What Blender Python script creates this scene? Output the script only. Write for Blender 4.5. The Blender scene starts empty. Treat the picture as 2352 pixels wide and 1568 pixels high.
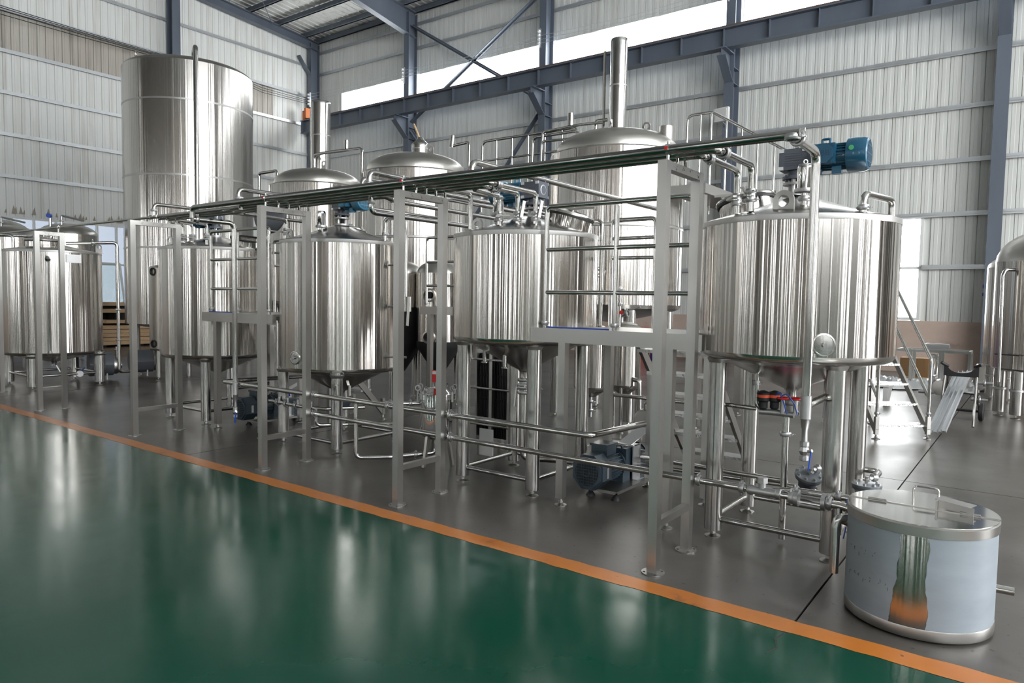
import bpy, math, random
from mathutils import Vector, Matrix
random.seed(7)
R = math.radians
SC = bpy.context.scene
COL = SC.collection

# ------------------------------------------------------------------ camera
cam = bpy.data.cameras.new('camera'); cam_ob = bpy.data.objects.new('camera', cam); COL.objects.link(cam_ob)
cam.sensor_width = 36.0; cam.sensor_fit = 'HORIZONTAL'; cam.lens = 1623.0 / 2352 * 36.0
cam.clip_start = 0.05; cam.clip_end = 300
yaw, pitch, roll = R(36.65), R(3.42), R(-0.92)
fw = Vector((-math.sin(yaw) * math.cos(pitch), math.cos(yaw) * math.cos(pitch), -math.sin(pitch)))
rt = Vector((math.cos(yaw), math.sin(yaw), 0)); dn = fw.cross(rt)
r2 = math.cos(roll) * rt + math.sin(roll) * dn; d2 = -math.sin(roll) * rt + math.cos(roll) * dn
mw = Matrix.Identity(4)
for i in range(3):
    mw[i][0] = r2[i]; mw[i][1] = -d2[i]; mw[i][2] = -fw[i]
mw.translation = (0, 0, 1.65)
cam_ob.matrix_world = mw
SC.camera = cam_ob

# ------------------------------------------------------------------ sky, daylight, exposure
SKY = 14.0
world = bpy.data.worlds.new('overcast_sky'); SC.world = world; world.use_nodes = True
wn = world.node_tree.nodes; wl = world.node_tree.links
bg = wn['Background']; bg.inputs['Color'].default_value = (1.0, 0.99, 0.98, 1); bg.inputs['Strength'].default_value = SKY
SC.view_settings.view_transform = 'Standard'; SC.view_settings.look = 'None'
SC.view_settings.exposure = 0.12; SC.view_settings.gamma = 1.0; SC.view_settings.use_curve_mapping = False
cy = SC.cycles
cy.use_denoising = True; cy.max_bounces = 9; cy.diffuse_bounces = 5; cy.glossy_bounces = 6; cy.transparent_max_bounces = 12
cy.sample_clamp_indirect = 6.0; cy.blur_glossy = 0.3; cy.caustics_reflective = False; cy.caustics_refractive = False

HX0, HX1, HY0, HY1 = -25.7, 12.0, -12.0, 20.0       # hall extents (walls)
EAVE, RIDGE = 12.7, 13.85
def portal(name, loc, rot, sx, sy):
    """light portal: only guides sky light through a window opening, gives off none itself"""
    l = bpy.data.lights.new(name, 'AREA'); l.shape = 'RECTANGLE'; l.size = sx; l.size_y = sy
    l.cycles.is_portal = True
    o = bpy.data.objects.new(name, l); COL.objects.link(o); o.location = loc; o.rotation_euler = rot
    return o

# ------------------------------------------------------------------ materials
MATS = {}
def M(name, col, metal=0.0, rough=0.5, spec=0.5, coat=0.0, alpha=None, emit=None):
    m = bpy.data.materials.new(name); m.use_nodes = True
    b = m.node_tree.nodes['Principled BSDF']
    b.inputs['Base Color'].default_value = (*col, 1); b.inputs['Metallic'].default_value = metal
    b.inputs['Roughness'].default_value = rough; b.inputs['Specular IOR Level'].default_value = spec
    b.inputs['Coat Weight'].default_value = coat
    m.diffuse_color = (*col, 1)
    MATS[name] = m
    return m
def nodes(m): return m.node_tree.nodes, m.node_tree.links, m.node_tree.nodes['Principled BSDF']
def coord(m, scale, kind='Object', rot=(0, 0, 0)):
    n, l, b = nodes(m)
    tc = n.new('ShaderNodeTexCoord'); mp = n.new('ShaderNodeMapping')
    mp.inputs['Scale'].default_value = scale; mp.inputs['Rotation'].default_value = rot
    l.new(tc.outputs[kind], mp.inputs['Vector']); return mp.outputs['Vector']
def noise(m, vec, scale, detail=3, rough=0.55):
    n, l, b = nodes(m); t = n.new('ShaderNodeTexNoise')
    t.inputs['Scale'].default_value = scale; t.inputs['Detail'].default_value = detail; t.inputs['Roughness'].default_value = rough
    l.new(vec, t.inputs['Vector']); return t.outputs['Fac']
def ramp(m, fac, stops):
    n, l, b = nodes(m); r = n.new('ShaderNodeValToRGB')
    el = r.color_ramp.elements
    while len(el) < len(stops): el.new(0.5)
    for e, (p, c) in zip(el, stops):
        e.position = p; e.color = (*c, 1) if len(c) == 3 else c
    l.new(fac, r.inputs['Fac']); return r.outputs['Color']
def to_rough(m, fac, lo, hi):
    n, l, b = nodes(m); r = n.new('ShaderNodeMapRange')
    r.inputs['From Min'].default_value = 0.3; r.inputs['From Max'].default_value = 0.7
    r.inputs['To Min'].default_value = lo; r.inputs['To Max'].default_value = hi
    l.new(fac, r.inputs['Value']); l.new(r.outputs['Result'], b.inputs['Roughness'])
def bump(m, fac, strength, dist=0.01, after=None):
    n, l, b = nodes(m); u = n.new('ShaderNodeBump')
    u.inputs['Strength'].default_value = strength; u.inputs['Distance'].default_value = dist
    l.new(fac, u.inputs['Height'])
    if after is not None: l.new(after, u.inputs['Normal'])
    l.new(u.outputs['Normal'], b.inputs['Normal']); return u.outputs['Normal']

def steel(name, col, r0, r1, streak=(9, 9, .02), bs=0.25, bd=0.004, fine=0.0):
    m = M(name, col, 1.0, r0)
    v = coord(m, streak)
    f = noise(m, v, 1.0, 4, 0.6)
    to_rough(m, f, r0, r1)
    if bs == 0: return m
    nrm = bump(m, f, bs, bd)
    if fine:
        v2 = coord(m, (streak[0] * 4.5, streak[1] * 4.5, .02)); f2 = noise(m, v2, 1.0, 2)
        bump(m, f2, fine, 0.006, nrm)
    return m
def brushed(m, aniso):
    n, l, b = nodes(m); t = n.new('ShaderNodeTangent'); t.direction_type = 'RADIAL'; t.axis = 'Z'
    l.new(t.outputs['Tangent'], b.inputs['Tangent']); b.inputs['Anisotropic'].default_value = aniso; b.inputs['Anisotropic Rotation'].default_value = .25
tank_steel = steel('tank_steel', (.56, .535, .505), .15, .19, (3.0, 3.0, .012), .9, .034, .3); brushed(tank_steel, .8)
cone_steel = steel('cone_steel', (.64, .62, .595), .2, .26, (4, 4, 4), .12, .006)
dull_steel = steel('dull_steel', (.56, .54, .51), .29, .38, (7, 7, .05), .35, .008)
pipe_steel = steel('pipe_steel', (.54, .53, .515), .13, .2, (5, 5, 5), .05, .003)
leg_steel = steel('leg_steel', (.45, .44, .425), .19, .26, (30, 30, .1), .35, .003)
satin_steel = steel('satin_steel', (.44, .43, .412), .29, .36, (3, 3, 3), 0, .001)
header_steel_dimmed = steel('header_steel_dimmed', (.36, .352, .34), .14, .22, (3, 3, 3), 0, .001)  # polished pipe steel, colour darkened to stand for its dark floor reflection
polish_steel = M('polish_steel', (.72, .71, .70), 1.0, .08)
weld_steel = M('weld_steel', (.5, .49, .48), 1.0, .4)
cast_steel = M('cast_steel', (.42, .42, .42), .9, .38)
checker = M('checker_plate', (.55, .55, .54), 1.0, .35)
n, l, b = nodes(checker); vv = coord(checker, (55, 55, 55)); ck = n.new('ShaderNodeTexVoronoi'); l.new(vv, ck.inputs['Vector']); ck.inputs['Scale'].default_value = 1; bump(checker, ck.outputs['Distance'], .8, .004)
black_rubber = M('black_rubber', (.012, .012, .013), 0, .55)
black_matte = M('black_matte', (.010, .010, .011), 0, .7)
blue_paint = M('blue_paint', (.010, .085, .155), .1, .33, coat=.3)
bump(blue_paint, noise(blue_paint, coord(blue_paint, (60, 60, 60)), 1.0, 2), .25, .002)
pale_blue_paint = M('pale_blue_paint', (.045, .19, .31), .1, .33, coat=.3)
slate_paint = M('slate_paint', (.040, .062, .083), .1, .32, coat=.3)
gear_grey = M('gear_grey', (.10, .11, .135), .3, .4)
lid_grey = M('lid_grey', (.10, .105, .115), .6, .38)
alu = M('aluminium', (.75, .76, .78), .9, .32)
white_plate = M('white_plate', (.72, .72, .71), 0, .45)
red_paint = M('red_paint', (.55, .015, .015), 0, .35)
orange_print = M('orange_print', (.65, .08, .03), 0, .45)
blue_plastic = M('blue_plastic', (.015, .07, .42), 0, .35)
amber = M('amber_plastic', (.75, .3, .02), 0, .35)
green_dot = M('green_sticker', (.08, .42, .16), 0, .45)
ink = M('ink', (.05, .05, .055), 0, .6)
brass = M('brass', (.75, .6, .35), 1, .3)
grille_dark = M('grille_dark', (.006, .007, .008), 0, .6)
porcelain = M('porcelain', (.85, .85, .86), 0, .2)
cardboard = M('cardboard', (.42, .24, .11), 0, .8)
wood = M('wood', (.62, .40, .21), 0, .65)
vw = coord(wood, (3, 3, 30)); n, l, b = nodes(wood); l.new(ramp(wood, noise(wood, vw, 1.0, 4), [(.3, (.66, .43, .23)), (.7, (.85, .62, .38))]), b.inputs['Base Color'])
brick_orange = M('brick_orange', (.55, .17, .06), 0, .75)
grey_wrap = M('grey_wrap', (.14, .15, .17), .2, .5)
navy = M('navy_cloth', (.02, .03, .07), 0, .8)
film_white = M('film_white', (.86, .87, .88), 0, .3)
bump(film_white, noise(film_white, coord(film_white, (4, 4, 4)), 1.0, 4), .7, .05)
vat_film = M('vat_film', (.47, .55, .62), .0, .42, spec=.45)
n, l, b = nodes(vat_film); fv = noise(vat_film, coord(vat_film, (3, 3, 9)), 1.0, 5); l.new(ramp(vat_film, fv, [(.3, (.25, .285, .32)), (.75, (.31, .35, .39))]), b.inputs['Base Color'])
clear = M('clear_glass', (.95, .97, .97), 0, .02); nodes(clear)[2].inputs['Transmission Weight'].default_value = 1.0
col_paint = M('column_paint', (.115, .135, .17), 0, .42)
fv = noise(col_paint, coord(col_paint, (1.5, 1.5, .4)), 1.0, 4); n, l, b = nodes(col_paint); l.new(ramp(col_paint, fv, [(.3, (.105, .124, .158)), (.75, (.132, .155, .195))]), b.inputs['Base Color'])
galv = M('galvanised', (.62, .64, .66), .75, .42)
fv = noise(galv, coord(galv, (6, 6, 6)), 1.0, 4); to_rough(galv, fv, .34, .5)
cream_paint = M('cream_paint', (.78, .78, .75), 0, .5)
pvc = M('window_pvc', (.82, .83, .82), 0, .4)

def panel_mat(name, c0, c1, dirt, streaks):
    m = M(name, c0, 0, .48, spec=.35)
    n, l, b = nodes(m)
    base = ramp(m, noise(m, coord(m, (.8, .8, .12), 'Object'), 1.0, 4), [(.3, c0), (.7, c1)])
    if streaks:
        v = coord(m, (5, 5, .25), 'Object'); f = noise(m, v, 1.0, 5)
        mx = n.new('ShaderNodeMix'); mx.data_type = 'RGBA'
        l.new(ramp(m, f, [(.52, (0, 0, 0)), (.8, (1, 1, 1))]), mx.inputs[0])
        l.new(base, mx.inputs[6]); mx.inputs[7].default_value = (*dirt, 1); base = mx.outputs[2]
    l.new(base, b.inputs['Base Color'])
    return m
panel_white = panel_mat('panel_white', (.80, .81, .79), (.84, .85, .83), (.6, .57, .52), True)
panel_white_shaded = panel_mat('panel_white_shaded', (.70, .71, .68), (.74, .75, .725), (.57, .56, .52), True)  # same white panels, with the back wall's shade put into a darker colour
panel_stained = panel_mat('panel_stained', (.46, .42, .37), (.56, .53, .48), (.24, .22, .19), True)
roof_white = panel_mat('roof_white', (.74, .74, .71), (.80, .80, .77), (.5, .48, .44), True)
front_render = M('front_render', (.21, .19, .17), 0, .7)
plaster = M('plaster_pink', (.60, .46, .39), 0, .8)
n, l, b = nodes(plaster); fv = noise(plaster, coord(plaster, (.9, .9, 1.6)), 1.0, 6); l.new(ramp(plaster, fv, [(.3, (.36, .28, .235)), (.42, (.56, .435, .365)), (.75, (.66, .53, .46))]), b.inputs['Base Color'])

# floor: concrete and green epoxy share the same gloss treatment
def floor_mat(name, stops, r0, r1, sc, coat=.0, speck=None, spec=.5):
    m = M(name, stops[0][1], 0, r0, spec=spec, coat=coat)
    n, l, b = nodes(m); v = coord(m, (1, 1, 1), 'Object')
    f = noise(m, v, sc, 7, .6); colr = ramp(m, f, stops)
    if speck:
        f3 = noise(m, v, 26, 2, .5)
        mx = n.new('ShaderNodeMix'); mx.data_type = 'RGBA'
        l.new(ramp(m, f3, [(speck[0], (0, 0, 0)), (speck[0] + .02, (1, 1, 1))]), mx.inputs[0])
        l.new(colr, mx.inputs[6]); mx.inputs[7].default_value = (*speck[1], 1); colr = mx.outputs[2]
    l.new(colr, b.inputs['Base Color'])
    f2 = noise(m, v, 1.7, 6, .65); to_rough(m, f2, r0, r1)
    bump(m, noise(m, v, 2.2, 4), .12, .01)
    return m
concrete = floor_mat('concrete', [(.30, (.048, .042, .037)), (.46, (.080, .072, .064)), (.55, (.094, .086, .078)), (.74, (.135, .125, .115))], .285, .34, .8, speck=(.69, (.03, .028, .026)), spec=.28)
epoxy = floor_mat('green_epoxy', [(.3, (.0022, .046, .027)), (.7, (.0036, .062, .037))], .12, .2, .6, coat=.0, spec=.3)
stripe = floor_mat('orange_paint', [(.30, (.22, .07, .02)), (.40, (.46, .145, .018)), (.8, (.54, .185, .025))], .29, .36, 3.0, speck=(.74, (.12, .06, .03)))
joint_dark = M('joint_dark', (.035, .034, .033), 0, .8)

# ------------------------------------------------------------------ mesh builder
class MB:
    def __init__(s, xf=None): s.v = []; s.f = []; s.xf = xf
    def add(s, vs, fs):
        k = len(s.v)
        if s.xf:
            ox, oy, oz, rz = s.xf; c, q = math.cos(rz), math.sin(rz)
            vs = [(ox + c * x - q * y, oy + q * x + c * y, oz + z) for x, y, z in vs]
        s.v += [tuple(p) for p in vs]; s.f += [tuple(i + k for i in f) for f in fs]; return s
    def box(s, cx, cy, cz, sx, sy, sz, rz=0.0):
        c, q = math.cos(rz), math.sin(rz); vs = []
        for dz in (-.5, .5):
            for dx, dy in ((-.5, -.5), (.5, -.5), (.5, .5), (-.5, .5)):
                x, y = dx * sx, dy * sy; vs.append((cx + c * x - q * y, cy + q * x + c * y, cz + dz * sz))
        return s.add(vs, [(3, 2, 1, 0), (4, 5, 6, 7), (0, 1, 5, 4), (1, 2, 6, 5), (2, 3, 7, 6), (3, 0, 4, 7)])
    def bx(s, x0, x1, y0, y1, z0, z1): return s.box((x0 + x1) / 2, (y0 + y1) / 2, (z0 + z1) / 2, abs(x1 - x0), abs(y1 - y0), abs(z1 - z0))
    def bar(s, p0, p1, w, h, up=(0, 0, 1)):
        p0, p1 = Vector(p0), Vector(p1); d = (p1 - p0).normalized(); u = Vector(up)
        if abs(d.dot(u)) > .98: u = Vector((1, 0, 0))
        a = d.cross(u).normalized() * w / 2; b = a.cross(d).normalized() * h / 2; vs = []
        for p in (p0, p1):
            for i, j in ((-1, -1), (1, -1), (1, 1), (-1, 1)): vs.append(tuple(p + a * i + b * j))
        return s.add(vs, [(3, 2, 1, 0), (4, 5, 6, 7), (0, 1, 5, 4), (1, 2, 6, 5), (2, 3, 7, 6), (3, 0, 4, 7)])
    def ring(s, p, d, r, n, ref=None):
        d = Vector(d).normalized(); u = Vector(ref) if ref is not None else (Vector((0, 0, 1)) if abs(d.z) < .9 else Vector((1, 0, 0)))
        a = (u - d * u.dot(d)).normalized(); b = d.cross(a)
        return [tuple(Vector(p) + (a * math.cos(2 * math.pi * i / n) + b * math.sin(2 * math.pi * i / n)) * r) for i in range(n)]
    def cyl(s, p0, p1, r0, r1=None, n=18, cap=True):
        r1 = r0 if r1 is None else r1; d = Vector(p1) - Vector(p0)
        vs = s.ring(p0, d, r0, n) + s.ring(p1, d, r1, n)
        fs = [(i, (i + 1) % n, n + (i + 1) % n, n + i) for i in range(n)]
        if cap: fs += [tuple(range(n - 1, -1, -1)), tuple(range(n, 2 * n))]
        return s.add(vs, fs)
    def tube(s, pts, r, bend=None, n=12, arc=5, cap=True, closed=False):
        P = [Vector(p) for p in pts]; bend = bend if bend is not None else r * 2.6
        path = []
        if closed: path = P
        else:
            path.append(P[0])
            for i in range(1, len(P) - 1):
                a, b, c = P[i - 1], P[i], P[i + 1]; u = (a - b); w = (c - b); lu, lw = u.length, w.length; u /= lu; w /= lw
                cosv = max(-1, min(1, u.dot(w))); ang = math.acos(cosv)
                if ang > R(176) or bend <= 0: path.append(b); continue
                t = min(bend / math.tan(ang / 2), lu * .49, lw * .49)
                a2, c2 = b + u * t, b + w * t
                for k in range(arc + 1):
                    q = k / arc; path.append((a2 * (1 - q) ** 2) + b * (2 * q * (1 - q)) + c2 * q ** 2)
            path.append(P[-1])
        m = len(path); vs = []; ref = None
        for i, p in enumerate(path):
            if closed: d = path[(i + 1) % m] - path[i - 1]
            else: d = path[min(i + 1, m - 1)] - path[max(i - 1, 0)]
            d.normalize()
            if ref is None: ref = Vector((0, 0, 1)) if abs(d.z) < .9 else Vector((1, 0, 0))
            ref = (ref - d * ref.dot(d))
            if ref.length < 1e-5: ref = Vector((0, 1, 0))
            ref.normalize(); vs += s.ring(p, d, r, n, ref)
        fs = []
        for j in range(m if closed else m - 1):
            k = (j + 1) % m
            fs += [(j * n + i, j * n + (i + 1) % n, k * n + (i + 1) % n, k * n + i) for i in range(n)]
        if cap and not closed: fs += [tuple(range(n - 1, -1, -1)), tuple(range((m - 1) * n, m * n))]
        return s.add(vs, fs)
    def torus(s, c, axis, Rr, r, n=28, k=8):
        return s.tube(s.ring(c, axis, Rr, n), r, closed=True, n=k)
    def lathe(s, c, prof, n=48, a0=0.0, a1=None):
        full = a1 is None; a1 = 2 * math.pi if full else a1; m = n if full else n + 1; vs = []; idx = []
        for r, z in prof:
            if r < 1e-6 and full: idx.append([len(vs)]); vs.append((c[0], c[1], c[2] + z))
            else:
                row = []
                for i in range(m):
                    a = a0 + (a1 - a0) * i / n; row.append(len(vs)); vs.append((c[0] + r * math.cos(a), c[1] + r * math.sin(a), c[2] + z))
                idx.append(row)
        fs = []
        for A, B in zip(idx[:-1], idx[1:]):
            for i in range(n):
                j = (i + 1) % m if full else i + 1
                if len(A) == 1 and len(B) == 1: continue
                if len(A) == 1: fs.append((A[0], B[j], B[i]))
                elif len(B) == 1: fs.append((A[i], A[j], B[0]))
                else: fs.append((A[i], A[j], B[j], B[i]))
        return s.add(vs, fs)
    def lathe_dir(s, p, d, prof, n=32):
        """profile (r, t) revolved about the axis through p along d"""
        d = Vector(d).normalized(); p = Vector(p); vs = []; fs = []; idx = []
        for r, t in prof:
            if r < 1e-6: idx.append([len(vs)]); vs.append(tuple(p + d * t))
            else:
                k = len(vs); vs += s.ring(p + d * t, d, r, n); idx.append(list(range(k, k + n)))
        for A, B in zip(idx[:-1], idx[1:]):
            for i in range(n):
                j = (i + 1) % n
                if len(A) == 1 and len(B) == 1: continue
                if len(A) == 1: fs.append((A[0], B[j], B[i]))
                elif len(B) == 1: fs.append((A[i], A[j], B[0]))
                else: fs.append((A[i], A[j], B[j], B[i]))
        return s.add(vs, fs)
    def prism(s, poly, o, u, v, w):
        """polygon (list of (a,b)) in plane o+a*u+b*v, extruded by vector w"""
        o, u, v, w = Vector(o), Vector(u), Vector(v), Vector(w); n = len(poly)
        A = [tuple(o + u * a + v * b) for a, b in poly]; B = [tuple(Vector(p) + w) for p in A]
        return s.add(A + B, [tuple(range(n - 1, -1, -1)), tuple(range(n, 2 * n))] + [(i, (i + 1) % n, n + (i + 1) % n, n + i) for i in range(n)])
    def plate_hole(s, outer, hc, hr, o, u, v, w, m=24):
        """convex plate outline with a round hole, extruded by w"""
        o, u, v, w = Vector(o), Vector(u), Vector(v), Vector(w)
        def hit(a):
            best = None; dx, dy = math.cos(a), math.sin(a); k = len(outer)
            for i in range(k):
                (x1, y1), (x2, y2) = outer[i], outer[(i + 1) % k]; ex, ey = x2 - x1, y2 - y1
                den = dx * ey - dy * ex
                if abs(den) < 1e-9: continue
                t = ((x1 - hc[0]) * ey - (y1 - hc[1]) * ex) / den; q = ((x1 - hc[0]) * dy - (y1 - hc[1]) * dx) / den
                if t > 0 and -1e-6 <= q <= 1 + 1e-6 and (best is None or t < best): best = t
            return (hc[0] + dx * (best or hr), hc[1] + dy * (best or hr))
        ang = [2 * math.pi * i / m for i in range(m)] + [math.atan2(y - hc[1], x - hc[0]) % (2 * math.pi) for x, y in outer]
        ang = sorted(set(round(a, 5) for a in ang)); k = len(ang)
        ou = [hit(a) for a in ang]; inn = [(hc[0] + hr * math.cos(a), hc[1] + hr * math.sin(a)) for a in ang]
        P = [tuple(o + u * a + v * b) for a, b in ou + inn]; Q = [tuple(Vector(p) + w) for p in P]; fs = []
        for i in range(k):
            j = (i + 1) % k
            fs += [(i, j, k + j, k + i), (2 * k + i, 3 * k + i, 3 * k + j, 2 * k + j), (i, 2 * k + i, 2 * k + j, j), (k + i, k + j, 3 * k + j, 3 * k + i)]
        return s.add(P + Q, fs)

OFF = {}
def mesh_of(mb, name, mat, off, angle=38):
    me = bpy.data.meshes.new(name)
    me.from_pydata([(x - off[0], y - off[1], z - off[2]) for x, y, z in mb.v], [], mb.f); me.validate(); me.update()
    import bmesh
    bm = bmesh.new(); bm.from_mesh(me); bmesh.ops.recalc_face_normals(bm, faces=bm.faces); bm.to_mesh(me); bm.free()
    if angle is not None:
        me.shade_smooth(); me.set_sharp_from_angle(angle=R(angle))
    me.materials.append(mat); return me
def tag(o, label=None, cat=None, group=None, kind=None):
    if label: o['label'] = label
    if cat: o['category'] = cat
    if group: o['group'] = group
    if kind: o['kind'] = kind
    return o
def thing(name, label, cat, base, group=None, kind=None):
    o = bpy.data.objects.new(name, None); COL.objects.link(o); o.location = base; o.empty_display_size = .1
    OFF[o.name] = tuple(base); return tag(o, label, cat, group, kind)
def part(mb, name, mat, parent, label=None, angle=38, kind=None):
    off = OFF[parent.name]; o = bpy.data.objects.new(name, mesh_of(mb, name, mat, off, angle)); COL.objects.link(o)
    o.parent = parent; OFF[o.name] = off; return tag(o, label, kind=kind)
def solo(mb, name, mat, label, cat, base, group=None, kind=None, angle=38):
    o = bpy.data.objects.new(name, mesh_of(mb, name, mat, base, angle)); COL.objects.link(o); o.location = base
    OFF[o.name] = tuple(base); return tag(o, label, cat, group, kind)
def child_copy(src, parent, loc):
    o = src.copy(); COL.objects.link(o); o.parent = parent; o.location = loc; return o
def text_part(txt, size, name, mat, parent, origin, xdir, up, depth=.002):
    cu = bpy.data.curves.new(name, 'FONT'); cu.body = txt; cu.size = size; cu.extrude = depth; cu.align_x = 'CENTER'; cu.align_y = 'CENTER'
    tmp = bpy.data.objects.new(name, cu); COL.objects.link(tmp)
    dg = bpy.context.evaluated_depsgraph_get(); me = bpy.data.meshes.new_from_object(tmp.evaluated_get(dg))
    bpy.data.objects.remove(tmp); x = Vector(xdir).normalized(); u = Vector(up).normalized(); nrm = x.cross(u)
    off = Vector(OFF[parent.name]); o_ = Vector(origin)
    for v in me.vertices: v.co = o_ + x * v.co.x + u * v.co.y + nrm * v.co.z - off
    me.materials.clear(); me.materials.append(mat)
    o = bpy.data.objects.new(name, me); COL.objects.link(o); o.parent = parent; OFF[o.name] = tuple(off); return o

# ================================================================== SETTING
def wcoord(m, scale):
    n, l, b = nodes(m); g = n.new('ShaderNodeNewGeometry'); mp = n.new('ShaderNodeMapping'); mp.inputs['Scale'].default_value = scale
    l.new(g.outputs['Position'], mp.inputs['Vector']); return mp.outputs['Vector']
for m in (panel_white, panel_white_shaded, panel_stained, roof_white, plaster, concrete, epoxy, stripe, col_paint):   # world-space grain, so shared panels differ
    n, l, b = nodes(m)
    g = n.new('ShaderNodeNewGeometry')
    for nd in list(n):
        if nd.type == 'MAPPING': l.new(g.outputs['Position'], nd.inputs['Vector'])

# ---- floor: slabs with open joints, green epoxy lane and orange line
flo = solo(MB().bx(HX0, HX1, HY0, HY1, -.2, -.06), 'floor', joint_dark, None, None, (0, 0, 0), kind='structure', angle=None)
YJ = [HY0, 3.69, 7.50, 13.5, HY1]; XJ = [HX0, -19.0, -13.0, -6.95, -0.94, 5.1, HX1]
for i in range(len(XJ) - 1):
    for j in range(len(YJ) - 1):
        g = .006
        part(MB().bx(XJ[i] + g, XJ[i + 1] - g, YJ[j] + (g if j != 1 else 0), YJ[j + 1] - (g if j != 0 else 0), -.06, 0), 'slab', concrete, flo, angle=None)
part(MB().bx(HX0, HX1, HY0, 3.625, 0, .003), 'epoxy_coating', epoxy, flo, 'glossy green epoxy floor coating', angle=None)
# orange line with a slightly uneven hand-painted edge
def wavy_strip(x0, x1, y0, y1, z, step=.09, amp=.006):
    mb = MB(); k = int((x1 - x0) / step); vs = []
    for i in range(k + 1):
        x = x0 + (x1 - x0) * i / k; a = random.uniform(-amp, amp); c = random.uniform(-amp, amp)
        vs += [(x, y0 + a, z), (x, y1 + c, z)]
    return mb.add(vs, [(2 * i, 2 * i + 2, 2 * i + 3, 2 * i + 1) for i in range(k)])
part(wavy_strip(HX0, HX1, 3.612, 3.765, .0045), 'painted_line', stripe, flo, 'orange painted line along the green lane', angle=None)
# short crack running on from the joint into the green coating
mb = MB(); pts = [(-.94, 3.6), (-.965, 3.5), (-.93, 3.42), (-.955, 3.33)]
for p, q in zip(pts[:-1], pts[1:]): mb.bar((*p, .0035), (*q, .0035), .007, .002)
part(mb, 'crack', joint_dark, flo)

# ---- cladding panels
PW = .237
def strip(name, mat, length, axis):
    """one cladding plank: grooved edges and a low centre rib, running up z, depth along +n"""
    prof = [(0, -.028), (.011, 0), (.07, 0), (.078, .006), (.152, .006), (.160, 0), (.226, 0), (.237, -.028)]
    mb = MB(); vs = []
    for u, d in prof:
        for z in (0, length): vs.append((d, u, z) if axis == 'x' else (u, -d, z))
    mb.add(vs, [(2 * i, 2 * i + 2, 2 * i + 3, 2 * i + 1) for i in range(len(prof) - 1)])
    return mesh_of(mb, name, mat, (0, 0, 0), None)
def add_panel(me, parent, loc):
    o = bpy.data.objects.new('panel', me); COL.objects.link(o); o.parent = parent; o.location = loc; return o

# left wall (x = -25.7)
XL = HX0
mb = MB(); mb.bx(XL - .12, XL - .03, HY0, HY1, 3.98, 14.2); mb.bx(XL - .12, XL - .03, HY0, 4.6, 1.2, 3.98); mb.bx(XL - .12, XL - .03, 12.25, HY1, 1.2, 3.98)
wall_l = solo(mb, 'wall_left', panel_white, None, None, (0, 0, 0), kind='structure', angle=None)
part(MB().bx(XL - .12, XL + .02, HY0, HY1, 0, 1.2), 'plinth', plaster, wall_l, angle=None)
lowP = strip('panel', panel_white, 5.0, 'x'); midP = strip('panel', panel_white, 1.24, 'x'); midS = strip('panel', panel_stained, 1.24, 'x'); topP = strip('panel', panel_white, 3.5, 'x'); footP = strip('panel', panel_white, 2.8, 'x')
y = 8.294 - 5 * PW; k = 0
while y < HY1 - .05:
    add_panel(lowP, wall_l, (XL, y, 3.98))
    add_panel(midS if (y < 13.3 or 16.6 < y < 17.7) else midP, wall_l, (XL, y, 8.98))
    add_panel(topP, wall_l, (XL, y, 10.22))
    if y > 12.25: add_panel(footP, wall_l, (XL, y, 1.2))
    y += PW; k += 1
mb = MB()
for i in range(int((8.294 - 5 * PW - HY0) / PW)):
    y = 8.294 - 5 * PW - (i + 1) * PW; mb.bx(XL - .02, XL, y + .008, y + PW - .008, 3.98, 13.8)
part(mb, 'cladding', panel_white, wall_l, angle=None, kind='stuff')
for z in (5.21, 6.48, 7.74, 8.98, 10.22, 11.48):
    mb = MB(); mb.bx(XL + .02, XL + .09, HY0, HY1 - .1, z - .035, z + .035); mb.bx(XL + .075, XL + .09, HY0, HY1 - .1, z - .075, z - .03)
    part(mb, 'girt', galv, wall_l, angle=None)
# leafy debris and dust along the window head
mb = MB()
for i in range(26):
    yy = random.uniform(7.6, 12.2); s = random.uniform(.05, .13); a = random.uniform(0, 3)
    mb.add([(XL + .06, yy - s * .5, 4.06), (XL + .10, yy + s * .4, 4.06), (XL + .08, yy + s * .3 * math.cos(a), 4.06 + s * 2.0), (XL + .05, yy, 4.06 + s)], [(0, 1, 2), (0, 2, 3)])
part(mb, 'dust_tufts', M('dust', (.38, .34, .28), 0, .9), wall_l, angle=None, kind='stuff')

# panes
def pane_material(name, tint, gloss=.07, trans=True):
    m = bpy.data.materials.new(name); m.use_nodes = True; n = m.node_tree.nodes; l = m.node_tree.links; n.clear()
    o = n.new('ShaderNodeOutputMaterial'); mx = n.new('ShaderNodeMixShader'); mx.inputs[0].default_value = gloss
    t = n.new('ShaderNodeBsdfTransparent' if trans else 'ShaderNodeBsdfTranslucent'); t.inputs[0].default_value = (*tint, 1)
    g = n.new('ShaderNodeBsdfGlossy'); g.inputs['Roughness'].default_value = .1 if trans else .3
    l.new(t.outputs[0], mx.inputs[1]); l.new(g.outputs[0], mx.inputs[2]); l.new(mx.outputs[0], o.inputs[0]); return m
glass_clear = pane_material('window_glass', (.97, .99, 1.0))
glass_frost = pane_material('window_frosted', (.20, .215, .235), .05)
glass_green = pane_material('window_greenish', (.80, .86, .83), .06)

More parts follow.
